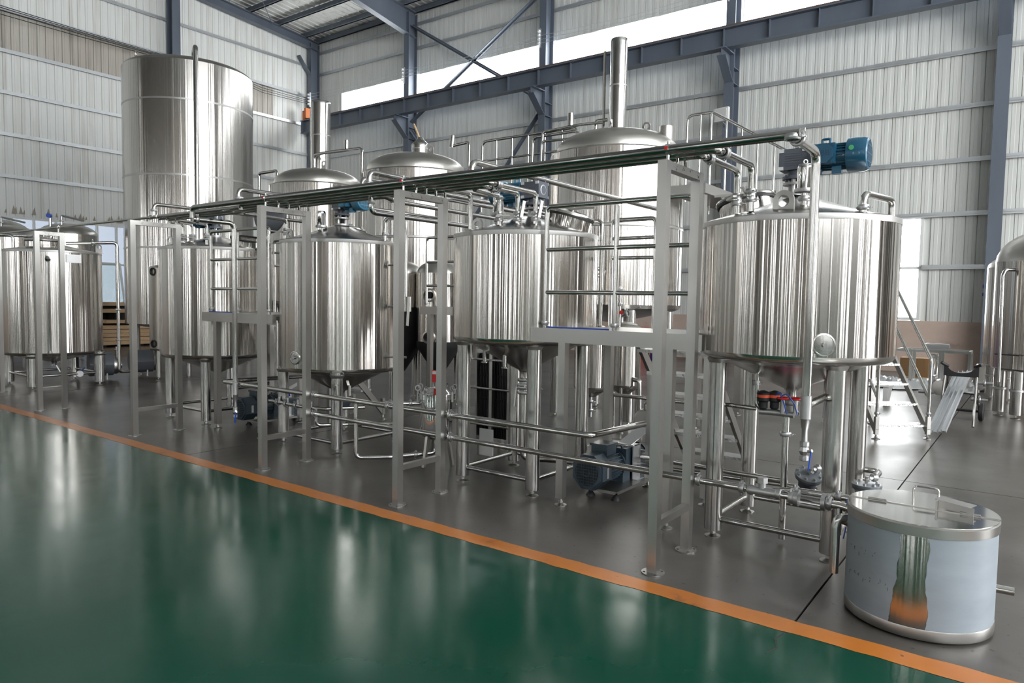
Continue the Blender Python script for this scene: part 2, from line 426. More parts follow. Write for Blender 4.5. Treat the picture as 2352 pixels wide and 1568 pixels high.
def window(name, axis, pos, a0, a1, z0, z1, cols, rows, mat, t=.06):
    """frame with mullions and one pane object per light; axis: wall normal"""
    def fr(mb, u0, u1, w0, w1, d=.05):
        return mb.bx(pos - d, pos + d, u0, u1, w0, w1) if axis == 'x' else mb.bx(u0, u1, pos - d, pos + d, w0, w1)
    mb = MB(); fr(mb, a0, a1, z0, z0 + t); fr(mb, a0, a1, z1 - t, z1); fr(mb, a0, a0 + t, z0 + t, z1 - t); fr(mb, a1 - t, a1, z0 + t, z1 - t)
    w = solo(mb, name, pvc, None, None, (0, 0, 0), kind='structure', angle=None)
    us = [a0 + t + (a1 - a0 - 2 * t) * i / cols for i in range(cols + 1)]; zs = rows
    mb = MB()
    for u in us[1:-1]: fr(mb, u - t * .45, u + t * .45, z0 + t, z1 - t, .045)
    for z in zs[1:-1]: fr(mb, a0 + t, a1 - t, z - t * .45, z + t * .45, .04)
    if mb.f: part(mb, 'mullion', pvc, w, angle=None)
    for i in range(cols):
        for j in range(len(zs) - 1):
            part(fr(MB(), us[i], us[i + 1], zs[j], zs[j + 1], .004), 'pane', mat, w, angle=None)
    return w
wl_ = window('window_2', 'x', XL - .06, 4.6, 12.25, 1.2, 3.98, 12, [1.26, 2.62, 3.92], glass_frost, .07)
# tilted-open sash standing in the lower light next to the tall tank
mb = MB(); y0, y1 = 10.75, 11.6
for a, bq, w in (((XL + .05, y0, 2.66), (XL + .38, y0, 1.28), .06), ((XL + .05, y1, 2.66), (XL + .38, y1, 1.28), .06), ((XL + .05, y0, 2.66), (XL + .05, y1, 2.66), .06), ((XL + .38, y0, 1.28), (XL + .38, y1, 1.28), .06)): mb.bar(a, bq, w, .05)
sash = part(mb, 'open_sash', pvc, wl_, 'white window sash tilted open')
part(MB().add([(XL + .05, y0, 2.64), (XL + .05, y1, 2.64), (XL + .37, y1, 1.3), (XL + .37, y0, 1.3)], [(0, 1, 2, 3)]), 'pane', glass_green, sash, angle=None)

# back wall (y = 20)
YB = HY1; CB, CT = 9.02, 10.24       # clerestory strip
WX0, WX1, WZ0, WZ1 = -3.7, -2.36, 1.29, 3.85
mb = MB()
mb.bx(HX0, HX1, YB + .03, YB + .12, CT, 13.2); mb.bx(HX0, WX0, YB + .03, YB + .12, 1.28, CB); mb.bx(WX1, HX1, YB + .03, YB + .12, 1.28, CB); mb.bx(WX0, WX1, YB + .03, YB + .12, WZ1, CB); mb.bx(HX0, -24.1, YB + .03, YB + .12, CB, CT)
wall_b = solo(mb, 'wall_back', panel_white_shaded, None, None, (0, 0, 0), kind='structure', angle=None)
part(MB().bx(HX0, HX1, YB - .03, YB + .12, 0, 1.28), 'plinth', plaster, wall_b, 'pink plastered masonry plinth with stains', angle=None)
lowB = strip('panel', panel_white_shaded, CB - 1.28, 'y'); topB = strip('panel', panel_white_shaded, 12.9 - CT, 'y'); aboveW = strip('panel', panel_white_shaded, CB - WZ1, 'y'); sideB = strip('panel', panel_white_shaded, CT - CB, 'y')
x = HX0 + .02
while x < 1.2:
    inw = WX0 - .12 < x + PW / 2 < WX1 + .12
    add_panel(aboveW if inw else lowB, wall_b, (x, YB, WZ1 if inw else 1.28)); add_panel(topB, wall_b, (x, YB, CT))
    if x + PW < -24.05: add_panel(sideB, wall_b, (x, YB, CB))
    x += PW
mb = MB()
while x < HX1:
    mb.bx(x + .008, x + PW - .008, YB, YB + .02, 1.28, CB); mb.bx(x + .008, x + PW - .008, YB, YB + .02, CT, 12.9); x += PW
part(mb, 'cladding', panel_white_shaded, wall_b, angle=None, kind='stuff')
for z in (2.61, 3.87, 5.13, 6.38, 7.64, 11.2, 12.1):
    mb = MB()
    for a, c in (((HX0, WX0), (WX1, HX1)) if z < 3.8 else ((HX0, HX1),)):
        mb = mb; mb.bx(a, c, YB - .09, YB - .02, z - .035, z + .035); mb.bx(a, c, YB - .09, YB - .075, z - .075, z - .03)
    part(mb, 'girt', galv, wall_b, angle=None)
COLX = [-25.55, -19.66, -13.41, -7.16, -0.91, 5.34, 11.6]
k = 3
for a, c in zip([-24.1] + [q + .14 for q in COLX[1:-1]], [q - .14 for q in COLX[1:-1]] + [HX1]):
    window('window_%d' % k, 'y', YB + .06, a, c, CB, CT, 1, [CB + .03, CT - .03], glass_clear, .03); k += 1
window('window_1', 'y', YB + .03, WX0, WX1, WZ0, WZ1, 2, [WZ0 + .06, 2.58, WZ1 - .06], glass_clear, .07)
for a, c in zip(COLX[:-1], COLX[1:]):
    portal('portal_back', ((a + c) / 2, YB + .2, (CB + CT) / 2), (R(90), 0, 0), c - a, CT - CB)

# walls behind and beside the camera, with the hall's other windows and the open roller door
mb = MB(); wins = [(-24.6 + 4.2 * i, -24.6 + 4.2 * i + .6) for i in range(9)]
mb.bx(HX0, HX1, HY0 - .12, HY0, 0, 1.3); mb.bx(HX0, HX1, HY0 - .12, HY0, 5.6, 14.2)
edge = [HX0] + [q for w in wins for q in w] + [HX1]
for a, c in zip(edge[0::2], edge[1::2]): mb.bx(a, c, HY0 - .12, HY0, 1.3, 5.6)
wall_f = solo(mb, 'wall_front', front_render, None, None, (0, 0, 0), kind='structure', angle=None)
for i, (a, c) in enumerate(wins):
    window('window_%d' % (20 + i), 'y', HY0 - .06, a, c, 1.3, 5.6, 1, [1.36, 3.4, 5.54], glass_clear, .06)
portal('portal_front', (-8.5, HY0 - .2, 3.45), (R(-90), 0, 0), 33, 4.3)
DY0, DY1, DZ = 7.5, 12.5, 3.8; GZ0, GZ1 = 5.4, 11.2
mb = MB(); lowr = [(-6.0, -5.2), (-1.0, -.2), (4.0, 4.8)]; edges = sorted([q for w in lowr for q in w] + [DY0, DY1])
for a, c in zip([HY0] + edges[1::2], edges[0::2] + [HY1]): mb.bx(HX1, HX1 + .12, a, c, 0, GZ0)
for a, c in lowr: mb.bx(HX1, HX1 + .12, a, c, 0, 1.0); mb.bx(HX1, HX1 + .12, a, c, 4.0, GZ0)
mb.bx(HX1, HX1 + .12, DY0, DY1, DZ, GZ0); mb.bx(HX1, HX1 + .12, HY0, HY1, GZ1, 14.2)
mb.bx(HX1, HX1 + .12, HY0, HY0 + 1, GZ0, GZ1); mb.bx(HX1, HX1 + .12, 14.0, HY1, GZ0, GZ1)
wall_r = solo(mb, 'wall_right', front_render, None, None, (0, 0, 0), kind='structure', angle=None)
for i, (a, c) in enumerate(lowr): window('window_%d' % (41 + i), 'x', HX1 + .06, a, c, 1.0, 4.0, 1, [1.06, 2.5, 3.94], glass_clear, .06)
window('window_40', 'x', HX1 + .06, HY0 + 1, 14.0, GZ0, GZ1, 10, [GZ0 + .07, 8.3, GZ1 - .07], glass_clear, .12)
portal('portal_right', (HX1 + .25, 1.5, (GZ0 + GZ1) / 2), (0, R(90), 0), GZ1 - GZ0, 25)
portal('portal_door', (HX1 + .2, (DY0 + DY1) / 2, DZ / 2), (0, R(90), 0), DZ, DY1 - DY0)
for i in range(3):
    yy = HY0 + 2 + i * 6.3
    portal('portal_left', (XL - .3, 8.4, 2.6), (0, R(-90), 0), 2.7, 7.6) if i == 0 else None

# ---- ceiling: ribbed sheeting on purlins and rafters
RY = 4.0
def zc(y): return EAVE + (RIDGE - EAVE) * ((HY1 - y) / (HY1 - RY) if y >= RY else (y - HY0) / (RY - HY0))
mb = MB(); pr = []; x = HX0 - .1
while x < HX1: pr += [(x, 0), (x + .16, 0), (x + .18, -.028), (x + .23, -.028), (x + .25, 0)]; x += .31
vs = []
for x, d in pr:
    for yy in (HY1 + .12, RY, HY0 - .12): vs.append((x, yy, zc(min(max(yy, HY0), HY1)) + d))
mb.add(vs, [(3 * i + j, 3 * i + 3 + j, 3 * i + 4 + j, 3 * i + 1 + j) for i in range(len(pr) - 1) for j in (0, 1)])
ceil = solo(mb, 'ceiling', roof_white, None, None, (0, 0, 0), kind='structure', angle=None)
part(MB().add([(HX0 - .2, HY1 + .2, EAVE + .12), (HX1 + .2, HY1 + .2, EAVE + .12), (HX1 + .2, RY, RIDGE + .15), (HX0 - .2, RY, RIDGE + .15), (HX0 - .2, HY0 - .2, EAVE + .12), (HX1 + .2, HY0 - .2, EAVE + .12)], [(0, 1, 2, 3), (3, 2, 5, 4)]), 'roof_skin', roof_white, ceil, angle=None)
for yy in [19.85] + [19.17 - 1.31 * i for i in range(24)]:
    z = zc(yy) - .045; mb = MB(); mb.bx(HX0, HX1, yy - .035, yy + .035, z - .2, z); mb.bx(HX0, HX1, yy - .08, yy + .035, z - .2, z - .185)
    part(mb, 'purlin', col_paint, ceil, angle=None)
def rafter(x, d0, d1, flange=.13):
    """tapered I rafter below the roof, deeper at the column"""
    mb = MB(); pts = [(HY1 - .15, d0), (HY1 - 5.5, d1), (RY, d1), (HY0 + 5.5, d1), (HY0 + .15, d0)]
    for (a, da), (c, dc) in zip(pts[:-1], pts[1:]):
        za, zb = zc(a) - .24, zc(c) - .24
        mb.bar((x, a, za), (x, c, zb), flange * 2, .03); mb.bar((x, a, za - da), (x, c, zb - dc), flange * 2, .025)
        mb.add([(x, a, za), (x, c, zb), (x, c, zb - dc), (x, a, za - da)], [(0, 1, 2, 3)])
    return part(mb, 'rafter', col_paint, ceil, angle=None)
for x in COLX: rafter(x if x > -25 else x + .1, .95 if x > -25 else .32, .5 if x > -25 else .32)
# tie rods under the roof
mb = MB(); mb.cyl((-25.4, 17.6, 12.55), (-19.7, 12.0, 12.85), .012, n=6); mb.cyl((-25.4, 12.0, 12.9), (-19.7, 18.5, 12.45), .012, n=6)
part(mb, 'tie_rod', col_paint, ceil)

# ---- steel columns, crane girder, wind bracing
def hcol(name, x, y, z1, axis='y', w=.26, d=.45, label=None):
    mb = MB(); t = .02
    if axis == 'y': mb.bx(x - w / 2, x + w / 2, y - d / 2, y - d / 2 + t, 0, z1); mb.bx(x - w / 2, x + w / 2, y + d / 2 - t, y + d / 2, 0, z1); mb.bx(x - .01, x + .01, y - d / 2 + t, y + d / 2 - t, 0, z1)
    else: mb.bx(x - d / 2, x - d / 2 + t, y - w / 2, y + w / 2, 0, z1); mb.bx(x + d / 2 - t, x + d / 2, y - w / 2, y + w / 2, 0, z1); mb.bx(x - d / 2 + t, x + d / 2 - t, y - .01, y + .01, 0, z1)
    o = solo(mb, name, col_paint, None, None, (x, y, 0), kind='structure', angle=None)
    return o
for i, x in enumerate(COLX[:-1]):
    c = hcol('column_back', x if i else x + .05, YB - .34, 12.4)
    if 0 < i:
        mb = MB(); q = [(YB - .56, 7.72), (YB - .56, 8.44), (YB - 1.2, 8.44), (YB - 1.2, 8.28)]
        mb.prism(q, (x - .01, 0, 0), (0, 1, 0), (0, 0, 1), (.02, 0, 0)); mb.bar((x, YB - .56, 7.71), (x, YB - 1.2, 8.27), .24, .02); mb.bx(x - .13, x + .13, YB - 1.24, YB - .56, 8.44, 8.47)
        part(mb, 'bracket', col_paint, c, angle=None)
        mb = MB(); mb.bx(x - .13, x + .13, YB - .54, YB - .14, 8.1, 8.12); mb.bx(x - .13, x + .13, YB - .54, YB - .14, 7.68, 7.70); part(mb, 'stiffener', col_paint, c, angle=None)
    else:
        mb = MB(); mb.bar((x + .05, YB - .55, 11.1), (x + .05, YB - 1.1, 11.75), .2, .04); part(mb, 'knee_brace', col_paint, c, angle=None)
for y in (13.47, 7.2, .9, -5.4): hcol('column_left', XL + .32, y, 12.9, 'x', .3, .4)
mb = MB(); gy = YB - 1.0; g0, g1 = -25.32, HX1 - .1; z0, z1 = 8.47, 9.0
mb.bx(g0, g1, gy - .16, gy + .16, z1 - .03, z1); mb.bx(g0, g1, gy - .14, gy + .14, z0, z0 + .03); mb.bx(g0, g1, gy - .012, gy + .012, z0 + .03, z1 - .03)
beam = solo(mb, 'crane_girder', col_paint, None, None, (g0, gy, z0), kind='structure', angle=None)
mb = MB(); x = g0 + .02
while x < g1: mb.bx(x, x + .015, gy - .13, gy + .13, z0 + .03, z1 - .03); x += 1.21
part(mb, 'stiffener', col_paint, beam, angle=None)
mb = MB(); mb.bx(g0, g1, gy - .035, gy + .035, z1, z1 + .09); part(mb, 'rail', M('rail_rust', (.16, .11, .09), .3, .6), beam, angle=None)
mb = MB(); mb.box(-25.05, gy, 9.3, .10, .22, .42); mb.box(-25.18, gy, 9.22, .10, .22, .36); part(mb, 'end_stop', brick_orange, beam, 'orange-brown end stop', angle=None)
for a, c in (((-19.6, 11.95), (-13.5, 8.2)), ((-13.5, 11.85), (-19.6, 8.35)), ((-13.5, 8.05), (-19.6, .75)), ((-19.6, 8.0), (-13.5, .8))):
    y = YB - .3; mb = MB(); mb.bar((a[0], y, a[1]), (c[0], y, c[1]), .02, .13); mb.bar((a[0], y - .06, a[1]), (c[0], y - .06, c[1]), .11, .015)
    solo(mb, 'wind_brace', col_paint, None, None, (0, y, 0), kind='structure', angle=None)

# ================================================================== COMPONENT BUILDERS
def foot(parent, x, y, ztop, r=.055):
    """round levelling foot: disc, threaded bolt"""
    mb = MB(); mb.lathe((x, y, 0), [(0, .001), (r, .001), (r, .006), (r * .55, .014), (r * .3, .018), (0, .018)], 24); mb.cyl((x, y, .015), (x, y, ztop), .012, n=8); mb.cyl((x, y, .022), (x, y, .036), .021, n=6)
    return part(mb, 'levelling_foot', satin_steel, parent)
def clamp(mb, p, d, r, w=.016):
    """tri-clamp: ring with a wing-nut lug"""
    d = Vector(d).normalized(); p = Vector(p)
    mb.lathe_dir(p, d, [(r * .98, -w), (r * 1.28, -w), (r * 1.42, -w * .4), (r * 1.42, w * .4), (r * 1.28, w), (r * .98, w)], 20)
    u = Vector((0, 0, 1)) if abs(d.z) < .8 else Vector((1, -.3, 0)).normalized(); u = (u - d * u.dot(d)).normalized(); s = d.cross(u)
    q = p + u * r * 1.5
    mb.box(*q, r * .5, r * .5, r * .5); mb.cyl(q - s * r * .55, q + s * r * 1.15, r * .13, n=6); mb.cyl(q + s * r * 1.15 - u * r * .3, q + s * r * 1.15 + u * r * .3, r * .14, n=6)
    mb.cyl(p - u * r * 1.5 - s * r * .3, p - u * r * 1.5 + s * r * .3, r * .2, n=6)
    return mb
def pipe(name, label, cat, pts, r, mat=None, clamps=(), group=None, bend=None, n=14):
    """pipe run: tube plus its clamps"""
    t = thing(name, label, cat, pts[0], group); part(MB().tube(pts, r, bend, n, 6), 'tube', mat or pipe_steel, t)
    for p, d in clamps: part(clamp(MB(), p, d, r * 1.15), 'clamp', cast_steel, t)
    return t
def butterfly(name, label, p, r, handle, group=None, h=.075, lever=.13, up=.0):
    """butterfly valve on a vertical line: ferrule, body, two clamps, lever"""
    x, y, z = p; t = thing(name, label, 'valve', (x, y, z - .06), group)
    part(MB().cyl((x, y, z - .075), (x, y, z), r, n=16), 'ferrule', pipe_steel, t)
    part(clamp(MB(), (x, y, z + .004), (0, 0, 1), r * 1.15), 'clamp', cast_steel, t)
    part(MB().lathe((x, y, z), [(r, .015), (r * 1.35, .02), (r * 1.45, h * .5), (r * 1.35, h - .02), (r, h - .015)], 20), 'body', polish_steel, t)
    part(clamp(MB(), (x, y, z + h - .004), (0, 0, -1), r * 1.15), 'clamp', cast_steel, t)
    d = Vector((math.cos(handle), math.sin(handle), 0)); c = Vector((x, y, z + h / 2)); mb = MB()
    mb.cyl(c + d * r * 1.2, c + d * (r * 1.2 + .035), .013, n=10); e = c + d * (r * 1.2 + .03); s = Vector((-d.y, d.x, 0))
    g = s if up == 0 else Vector((0, 0, up)) * .97 + s * .2
    mb.bar(e - g * .015, e + g * lever, .022 if up == 0 else .012, .012 if up == 0 else .026); part(mb, 'handle', satin_steel, t)
    return t
def lug(mb, o, u, w, h, hole, th=.014):
    """lifting lug: rounded-top plate with a hole; u = plate's horizontal direction"""
    u = Vector(u).normalized(); outl = [(-w / 2, 0), (w / 2, 0), (w / 2, h - w / 2)] + [(w / 2 * math.cos(a), h - w / 2 + w / 2 * math.sin(a)) for a in [R(q) for q in range(15, 166, 15)]] + [(-w / 2, h - w / 2)]
    nrm = Vector((0, 0, 1)).cross(u)
    return mb.plate_hole(outl, (0, h - w / 2), hole, Vector(o) - nrm * th / 2, u, (0, 0, 1), nrm * th)
def manway(parent, c, r, h, tilt, lid_open=None, collar=True):
    """tilted manway: neck, gasket rim, domed lid with clamp bar; tilt = (dx,dy) lean of its axis"""
    d = Vector((tilt[0], tilt[1], 1)).normalized(); p = Vector(c)
    nk = part(MB().lathe_dir(p, d, [(r * .97, -.16), (r, -.14), (r, h), (r * .94, h), (r * .94, -.1)], 36), 'manway_neck', tank_steel, parent)
    part(MB().lathe_dir(p, d, [(r * .95, h), (r * 1.06, h), (r * 1.07, h + .012), (r * 1.06, h + .024), (r * .95, h + .024)], 36), 'gasket', black_rubber, nk)
    if lid_open is None:
        part(MB().lathe_dir(p, d, [(r * 1.08, h + .02), (r * 1.1, h + .03), (r * 1.08, h + .042), (r * .7, h + .062), (0, h + .075)], 36), 'manway_lid', cone_steel, parent)
        s = Vector((1, 0, 0)); mb = MB(); q = p + d * (h + .085); mb.bar(q - s * r * 1.15, q + s * r * 1.15, .03, .02); mb.cyl(q - d * .02, q + d * .06, .014, n=8); mb.bar(q + d * .055 - s * .05, q + d * .055 + s * .05, .014, .014); part(mb, 'clamp_bar', satin_steel, parent)
    else:
        q, nd = Vector(lid_open[0]), Vector(lid_open[1]).normalized()
        li = part(MB().lathe_dir(q, nd, [(0, .05), (r * .6, .035), (r * .98, .012), (r * 1.05, 0), (r * 1.05, -.02), (r * .98, -.02), (r * .95, 0), (0, .02)], 36), 'manway_lid', lid_grey, parent, 'round manway lid swung open')
        part(MB().torus(q + nd * -.018, nd, r * .97, .012), 'gasket', black_rubber, li)
        part(MB().bar(p + d * h + Vector((r, 0, 0)), q - Vector((0, 0, r)), .025, .02), 'hinge', cast_steel, parent)
def mix_tank(name, label, c, r, z0, z1, ztop, zbot, legs, leg_r, brace_z, group=None, lean=.0, body=None, knuckle=.055, legfoot=True, toprise=None):
    cx, cyy = c; t = thing(name, label, 'tank', (cx, cyy, 0), group); kn = knuckle
    shell = part(MB().lathe((cx, cyy, 0), [(r, z0 + kn), (r, (z0 + z1) / 2), (r, z1 - .045), (r, z1)], 96), 'shell', body or tank_steel, t)
    part(MB().lathe((cx, cyy, 0), [(r + .002, z1 - .035), (r + .003, z1 - .03), (r + .003, z1), (r - .01, z1 + .004)], 96), 'rim_band', weld_steel, t)
    part(MB().lathe((cx, cyy, 0), [(r, z1), (r - .012, z1 + .008), (r * .55, z1 + (ztop - z1) * .45), (.1, ztop - (ztop - z1) * .1), (0, ztop)], 96), 'top_cone', cone_steel, t)
    prof = [(r, z0 + kn)] + [(r - kn + kn * math.cos(a), z0 + kn - kn * math.sin(a)) for a in [R(q) for q in (20, 40, 60, 80)]] + [(r - kn - .06, z0 - .004), (r * .72, z0 - .03), (.05, zbot + .05), (.04, zbot + .03), (.04, zbot - .02), (0, zbot - .02)]
    part(MB().lathe((cx, cyy, 0), prof, 96), 'bottom_cone', cone_steel if body is None else body, t)
    for lx, ly in legs:
        lg = part(MB().cyl((lx, ly, .055), (lx, ly, z0 + .03 + (.06 if zbot > z0 - .1 else 0)), leg_r, n=28), 'leg', leg_steel, t)
        part(MB().lathe((lx, ly, 0), [(leg_r * 1.02, z0 + .005), (leg_r * 1.25, z0 - .002), (leg_r * 1.02, z0 - .03)], 28), 'leg_collar', weld_steel, lg)
        if legfoot: foot(lg, lx, ly, .06)
    if brace_z:
        L = legs
        for i in range(4):
            a, b_ = L[i], L[(i + 1) % 4]; d = Vector((b_[0] - a[0], b_[1] - a[1], 0)).normalized() * leg_r * .9
            part(MB().cyl((a[0] + d.x, a[1] + d.y, brace_z), (b_[0] - d.x, b_[1] - d.y, brace_z), .021, n=14), 'brace', pipe_steel, t)
    return t
def square(x0, x1, y0, y1): return [(x0, y0), (x1, y0), (x1, y1), (x0, y1)]
def port(parent, c, r, p, dirv, rad=.062):
    """welded sight port: dished disc with a small thermowell"""
    mb = MB().lathe_dir(p, dirv, [(rad * 1.15, -.012), (rad * 1.15, .004), (rad, .006), (rad * .96, .002), (rad * .5, .004), (.014, .004), (.012, .02), (0, .02)], 28)
    return part(mb, 'sight_port', leg_steel, parent)
def handle_pipe(parent, p0, p1, zt, r=.022, mat=None):
    return part(MB().tube([p0, (p0[0], p0[1], zt), (p1[0], p1[1], zt), p1], r, .06, 14, 6), 'vent_pipe', mat or pipe_steel, parent)
def hatch(x, y, z, mat, parent): pass

def gear_motor(name, label, base, rz, paint, scale=1.0, txt=None):
    """worm-gear motor: output flange down, motor body along local +x, fan cowl at its end"""
    s = scale; ox, oy, oz = base; X = (ox, oy, oz, rz); t = thing(name, label, 'motor', (ox, oy, oz - .17 * s)); B = lambda: MB(X)
    # gearbox: ribbed square housing with bolt pads
    mb = B(); mb.box(0, 0, 0, .19 * s, .15 * s, .142 * s); mb.box(.1 * s, 0, 0, .03 * s, .13 * s, .13 * s)
    gb = part(mb, 'gearbox', gear_grey, t)
    mb = B()
    for k in range(6):
        z = (-.04 + k * .016) * s; mb.box(0, 0, z, .11 * s, .158 * s, .006 * s)
    part(mb, 'cooling_ribs', gear_grey, gb)
    mb = B()
    for a in (-1, 1):
        for c_ in (-1, 1):
            for e in (-1, 1): mb.box(a * .078 * s, c_ * .076 * s, e * .06 * s, .034 * s, .012 * s, .024 * s)
    part(mb, 'bolt_pads', alu, gb)
    part(B().lathe_dir((-.085 * s, 0, 0), (-1, 0, 0), [(.046 * s, 0), (.046 * s, .01 * s), (.036 * s, .012 * s), (.034 * s, .004 * s), (0, .004 * s)], 24), 'bearing_cover', cast_steel, gb)
    mb = B(); mb.lathe((0, 0, 0), [(.05 * s, -.06 * s), (.052 * s, -.105 * s), (.085 * s, -.112 * s), (.085 * s, -.132 * s), (.03 * s, -.132 * s)], 24)
    for k in range(4): a = R(45 + 90 * k); mb.cyl((.066 * s * math.cos(a), .066 * s * math.sin(a), -.15 * s), (.066 * s * math.cos(a), .066 * s * math.sin(a), -.1 * s), .011 * s, n=6)
    part(mb, 'output_flange', gear_grey, t)
    # motor
    mb = B(); mb.lathe_dir((.11 * s, 0, 0), (1, 0, 0), [(0, 0), (.088 * s, 0), (.09 * s, .014 * s), (.078 * s, .03 * s), (.078 * s, .235 * s), (0, .235 * s)], 28)
    body = part(mb, 'motor_body', paint, t)
    mb = B()
    for k in range(22):
        a = 2 * math.pi * k / 22
        if abs(math.cos(a)) > .93 and math.sin(a) < .2: pass
        d = Vector((0, math.cos(a), math.sin(a))); q = Vector((.14 * s, 0, 0)) + d * .074 * s; mb.bar(q, q + Vector((.195 * s, 0, 0)), .005 * s, .03 * s, up=d)
    part(mb, 'cooling_fins', paint, body)
    cw = part(B().lathe_dir((.335 * s, 0, 0), (1, 0, 0), [(.098 * s, 0), (.112 * s, .004 * s), (.114 * s, .04 * s), (.112 * s, .10 * s), (.103 * s, .125 * s), (.088 * s, .132 * s), (.086 * s, .126 * s), (0, .126 * s)], 32), 'fan_cowl', paint, t)
    part(B().lathe_dir((.3355 * s + .125 * s, 0, 0), (1, 0, 0), [(.084 * s, .0), (.084 * s, .002 * s), (0, .002 * s)], 28), 'grille_back', grille_dark, cw)
    mb = B()
    for k in range(-6, 7):
        yy = k * .013 * s; hh = math.sqrt(max(0, .084 ** 2 - (k * .013) ** 2)) * s
        mb.box(.466 * s, yy, 0, .005 * s, .0045 * s, 2 * hh)
    for k in (-3, 0, 3):
        zz = k * .018 * s; hh = math.sqrt(max(0, .084 ** 2 - (k * .018) ** 2)) * s; mb.box(.466 * s, 0, zz, .005 * s, 2 * hh, .006 * s)
    part(mb, 'grille', paint, cw)
    # terminal box on the side, eye, feet
    oc = [(.07 * math.cos(R(22.5 + 45 * k)) * s, .07 * math.sin(R(22.5 + 45 * k)) * s) for k in range(8)]
    mb = B(); mb.box(.205 * s, -.10 * s, .005 * s, .145 * s, .05 * s, .135 * s); mb.prism(oc, (.205 * s, -.125 * s, .005 * s), (1, 0, 0), (0, 0, 1), (0, -.02 * s, 0))
    for a in (-1, 1):
        for e in (-1, 1): mb.cyl((.205 * s + a * .06 * s, -.12 * s, (.005 + e * .056) * s), (.205 * s + a * .06 * s, -.134 * s, (.005 + e * .056) * s), .008 * s, n=6)
    tb = part(mb, 'terminal_box', paint, t)
    mb = B(); mb.tube([(.17 * s, 0, .08 * s), (.17 * s, 0, .125 * s), (.22 * s, 0, .125 * s), (.22 * s, 0, .08 * s)], .009 * s, .01, 8, 3); part(mb, 'lifting_eye', paint, t)
    mb = B(); mb.box(.28 * s, -.04 * s, -.098 * s, .06 * s, .05 * s, .05 * s); mb.box(.16 * s, -.03 * s, -.1 * s, .05 * s, .04 * s, .03 * s); part(mb, 'mounting_foot', paint, t)
    c, q = math.cos(rz), math.sin(rz)
    def W(x, y, z): return (ox + c * x - q * y, oy + q * x + c * y, oz + z)
    if txt:
        text_part(txt, .052 * s, 'embossed_letters', M('emboss_blue', (.006, .05, .09), .1, .4), tb, W(.205 * s, -.1455 * s, .005 * s), (c, q, 0), (0, 0, 1), .0015)
        part(MB().lathe_dir(W(.375 * s, -.1115 * s, .03 * s), (q, -c, 0), [(.016 * s, 0), (.016 * s, .004), (0, .004)], 20), 'green_label', green_dot, cw)
    # lantern below the flange with visible shaft
    mb = B(); mb.lathe((0, 0, 0), [(.08 * s, -.155 * s), (.08 * s, -.17 * s), (0, -.17 * s)], 24)
    for k in range(3): a = R(30 + 120 * k); mb.cyl((.045 * s * math.cos(a), .045 * s * math.sin(a), -.23 * s), (.045 * s * math.cos(a), .045 * s * math.sin(a), -.13 * s), .014 * s, n=8)
    mb.lathe((0, 0, 0), [(0, -.225 * s), (.085 * s, -.225 * s), (.085 * s, -.245 * s), (0, -.245 * s)], 24); part(mb, 'lantern', cast_steel, t)
    part(B().cyl((0, 0, -.26 * s), (0, 0, -.13 * s), .018 * s, n=12), 'shaft', black_matte, t)
    return t

def breather(name, label, p, group=None, h=.16, r=.048):
    """polished breather can on a clamped nozzle"""
    x, y, z = p; t = thing(name, label, 'vent', (x, y, z), group)
    part(MB().cyl((x, y, z - .03), (x, y, z + .07), .024, n=14), 'nozzle', pipe_steel, t)
    part(clamp(MB(), (x, y, z + .035), (0, 0, 1), .027), 'clamp', cast_steel, t)
    part(MB().lathe((x, y, z), [(0, .075), (.062, .075), (.064, .085), (.062, .097), (.03, .098)], 24), 'flange', cast_steel, t)
    part(MB().lathe((x, y, z), [(r, .098), (r, .098 + h - .03), (r, .098 + h - .02), (r * .85, .098 + h - .004), (r * .3, .098 + h), (0, .098 + h)], 28), 'can', polish_steel, t)
    part(MB().torus((x, y, z + .112 + h), (.6, -.8, 0), .013, .004, 14, 6), 'eyelet', polish_steel, t)
    return t

